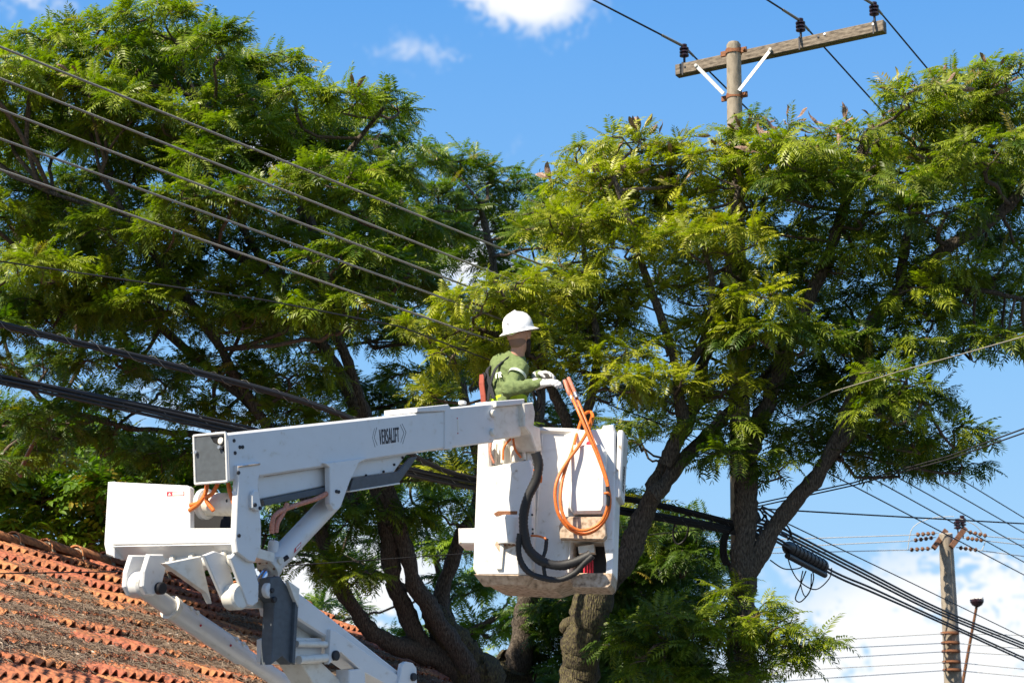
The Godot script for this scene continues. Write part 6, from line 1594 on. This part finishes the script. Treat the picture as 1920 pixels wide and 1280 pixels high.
	part(shirt, "collar", b.mesh(), mats["shirt"])
	b = MB.new()
	var ua := (er - sr).normalized()
	b.lathe(sr.lerp(er, .32), ua, [Vector2(.073, -.012), Vector2(.0755, -.01), Vector2(.0745, .012), Vector2(.072, .013)], 24)
	part(shirt, "sleeve_band", b.mesh(), mats["reflective"])
	b = MB.new()
	flesh(b, [[hips + right * .06, Vector3(foot.x, foot.y + .48, foot.z) + right * .1, .13, .085], [hips - right * .06, Vector3(foot.x, foot.y + .48, foot.z) - right * .1, .13, .085], [Vector3(foot.x, foot.y + .48, foot.z) + right * .1, Vector3(foot.x, foot.y + .1, foot.z) + right * .1, .08, .065], [Vector3(foot.x, foot.y + .48, foot.z) - right * .1, Vector3(foot.x, foot.y + .1, foot.z) - right * .1, .08, .065]], .014, .04)
	part(t, "trousers", b.mesh(), mats["trousers"])
	for s in [-1.0, 1.0]:
		b = MB.new()
		var a: Vector3 = Vector3(foot.x, foot.y + .05, foot.z) + right * .1 * s
		flesh(b, [[a - face * .04, a + face * .15, .05, .042], [a - face * .02, a + Vector3(0, .08, 0), .05, .05]], .012, .03)
		part(t, "boot", b.mesh(), mats["black"])
	# gloves
	for s in 2:
		b = MB.new()
		if s == 0:
			var palm := (Vector3(0.403, 5.401, -15.360) - wr).normalized()
			var bk := Vector3(-.1, .75, .6)
			bk = (bk - palm * bk.dot(palm)).normalized()
			hand(b, wr + palm * .015, palm, palm.cross(bk), bk, .55)
			flesh(b, [[wr - palm * .035, wr + palm * .03, .047, .034]], .006, .01)
		else:
			var palm := (Vector3(0.334, 5.520, -15.597) - wl).normalized()
			var bk := Vector3(0, .9, -.4)
			bk = (bk - palm * bk.dot(palm)).normalized()
			hand(b, wl, palm, -palm.cross(bk), bk, .5)
			flesh(b, [[wl - palm * .03, wl + palm * .02, .043, .032]], .006, .01)
		part(t, "glove", b.mesh(), mats["glove"])
	# harness: straps over the back, waist belt, lanyard
	var bp := func(r: float, y: float, out: float) -> Vector3: return chest + right * r + Vector3(0, y, 0) - face * out
	for q in [[bp.call(-.11, .13, .06), bp.call(-.09, .05, .142), bp.call(-.03, -.08, .15), bp.call(.03, -.2, .15)], [bp.call(.1, .14, .05), bp.call(.06, .04, .145), bp.call(-.02, -.08, .152), bp.call(-.06, -.2, .148)]]:
		b = MB.new()
		var c := curve(q, 5)
		for k in c.size() - 1:
			b.beam(c[k], c[k + 1] + (c[k + 1] - c[k]) * .08, right * .042, face * .008, .001)
		part(t, "harness_strap", b.mesh(), mats["navy_strap"])
	disc(t, "harness_ring", bp.call(-.1, .0, .165), -face, .035, .008, "black", 16)
	b = MB.new()
	var la := [bp.call(-.11, .02, .175), bp.call(-.1, -.06, .185), bp.call(-.085, -.16, .18), bp.call(-.08, -.3, .17)]
	for k in 3:
		b.beam(la[k], la[k + 1], right * .035 + face * .02, face * .012, .002)
	part(t, "lanyard", b.mesh(), mats["red_strap"])
	b = MB.new()
	var ring := []
	for k in 25:
		var a := TAU * k / 24.0
		ring.append(chest + Vector3(0, -.2, 0) + right * .187 * cos(a) + face * .13 * sin(a))
	for k in 24:
		b.beam(ring[k], ring[k + 1], Vector3(0, .045, 0), (ring[k] - chest - Vector3(0, -.2, 0)).normalized() * .006, .001)
	part(t, "belt", b.mesh(), mats["lime"])
	for q in [[Vector3(0.158, 5.409, -15.585), Vector3(0.175, 5.332, -15.620), Vector3(0.192, 5.275, -15.649), Vector3(0.167, 5.245, -15.670)], [Vector3(0.183, 5.397, -15.588), Vector3(0.217, 5.328, -15.621), Vector3(0.200, 5.259, -15.653), Vector3(0.180, 5.286, -15.660)], [Vector3(0.167, 5.379, -15.635), Vector3(0.230, 5.318, -15.651), Vector3(0.209, 5.237, -15.673), Vector3(0.175, 5.258, -15.667)]]:
		part(t, "harness_buckle", pipe(q, .012, 5, 6), mats["black"])
	writing(t, "lettering", "TR", bp.call(.04, .0, .148), bp.call(.12, .0, .128), bp.call(.04, -.045, .148), "hat_white")

# ---------------------------------------------------------------- scene
func _ready() -> void:
	var cam := Camera3D.new()
	cam.name = "camera"
	add_child(cam)
	cam.position = Vector3(0, 1.6, 0)
	cam.rotation_degrees.x = 15.0
	var lens := CameraAttributesPhysical.new()
	lens.frustum_focal_length = 72.2
	lens.frustum_focus_distance = 16.3
	lens.frustum_near = .1
	lens.frustum_far = 800.0
	lens.exposure_aperture = 4.5
	cam.attributes = lens
	cam.fov = 18.88
	cam.far = 800.0
	cam.current = true
	var env := Environment.new()
	env.background_mode = Environment.BG_SKY
	env.sky = Sky.new()
	var pano := PanoramaSkyMaterial.new()
	pano.panorama = sky_panorama()
	env.sky.sky_material = pano
	env.tonemap_mode = Environment.TONE_MAPPER_LINEAR
	env.tonemap_exposure = 2.0
	env.sdfgi_enabled = true
	env.ssao_enabled = true
	env.ssil_enabled = true
	var we := WorldEnvironment.new()
	we.name = "world"
	we.environment = env
	add_child(we)
	var sun := DirectionalLight3D.new()
	sun.name = "sun"
	add_child(sun)
	sun.look_at_from_position(Vector3(-5.9, 8.2, 5.7), Vector3.ZERO)
	sun.light_color = Color(1, .95, .86)
	sun.light_energy = 1.6
	sun.light_angular_distance = .5
	sun.shadow_enabled = true
	print("sky done ", Time.get_ticks_msec())
	make_materials()
	var ground := MeshInstance3D.new()
	ground.name = "ground"
	var pm := PlaneMesh.new()
	pm.size = Vector2(900, 900)
	ground.mesh = pm
	ground.material_override = mats["asphalt"]
	add_child(ground)
	ground.set_meta("kind", "structure")
	house()
	print("house ", Time.get_ticks_msec())
	trees()
	print("trees ", Time.get_ticks_msec())
	poles()
	lift()
	tool_hose()
	print("lift ", Time.get_ticks_msec())
	worker()
	print("worker ", Time.get_ticks_msec())
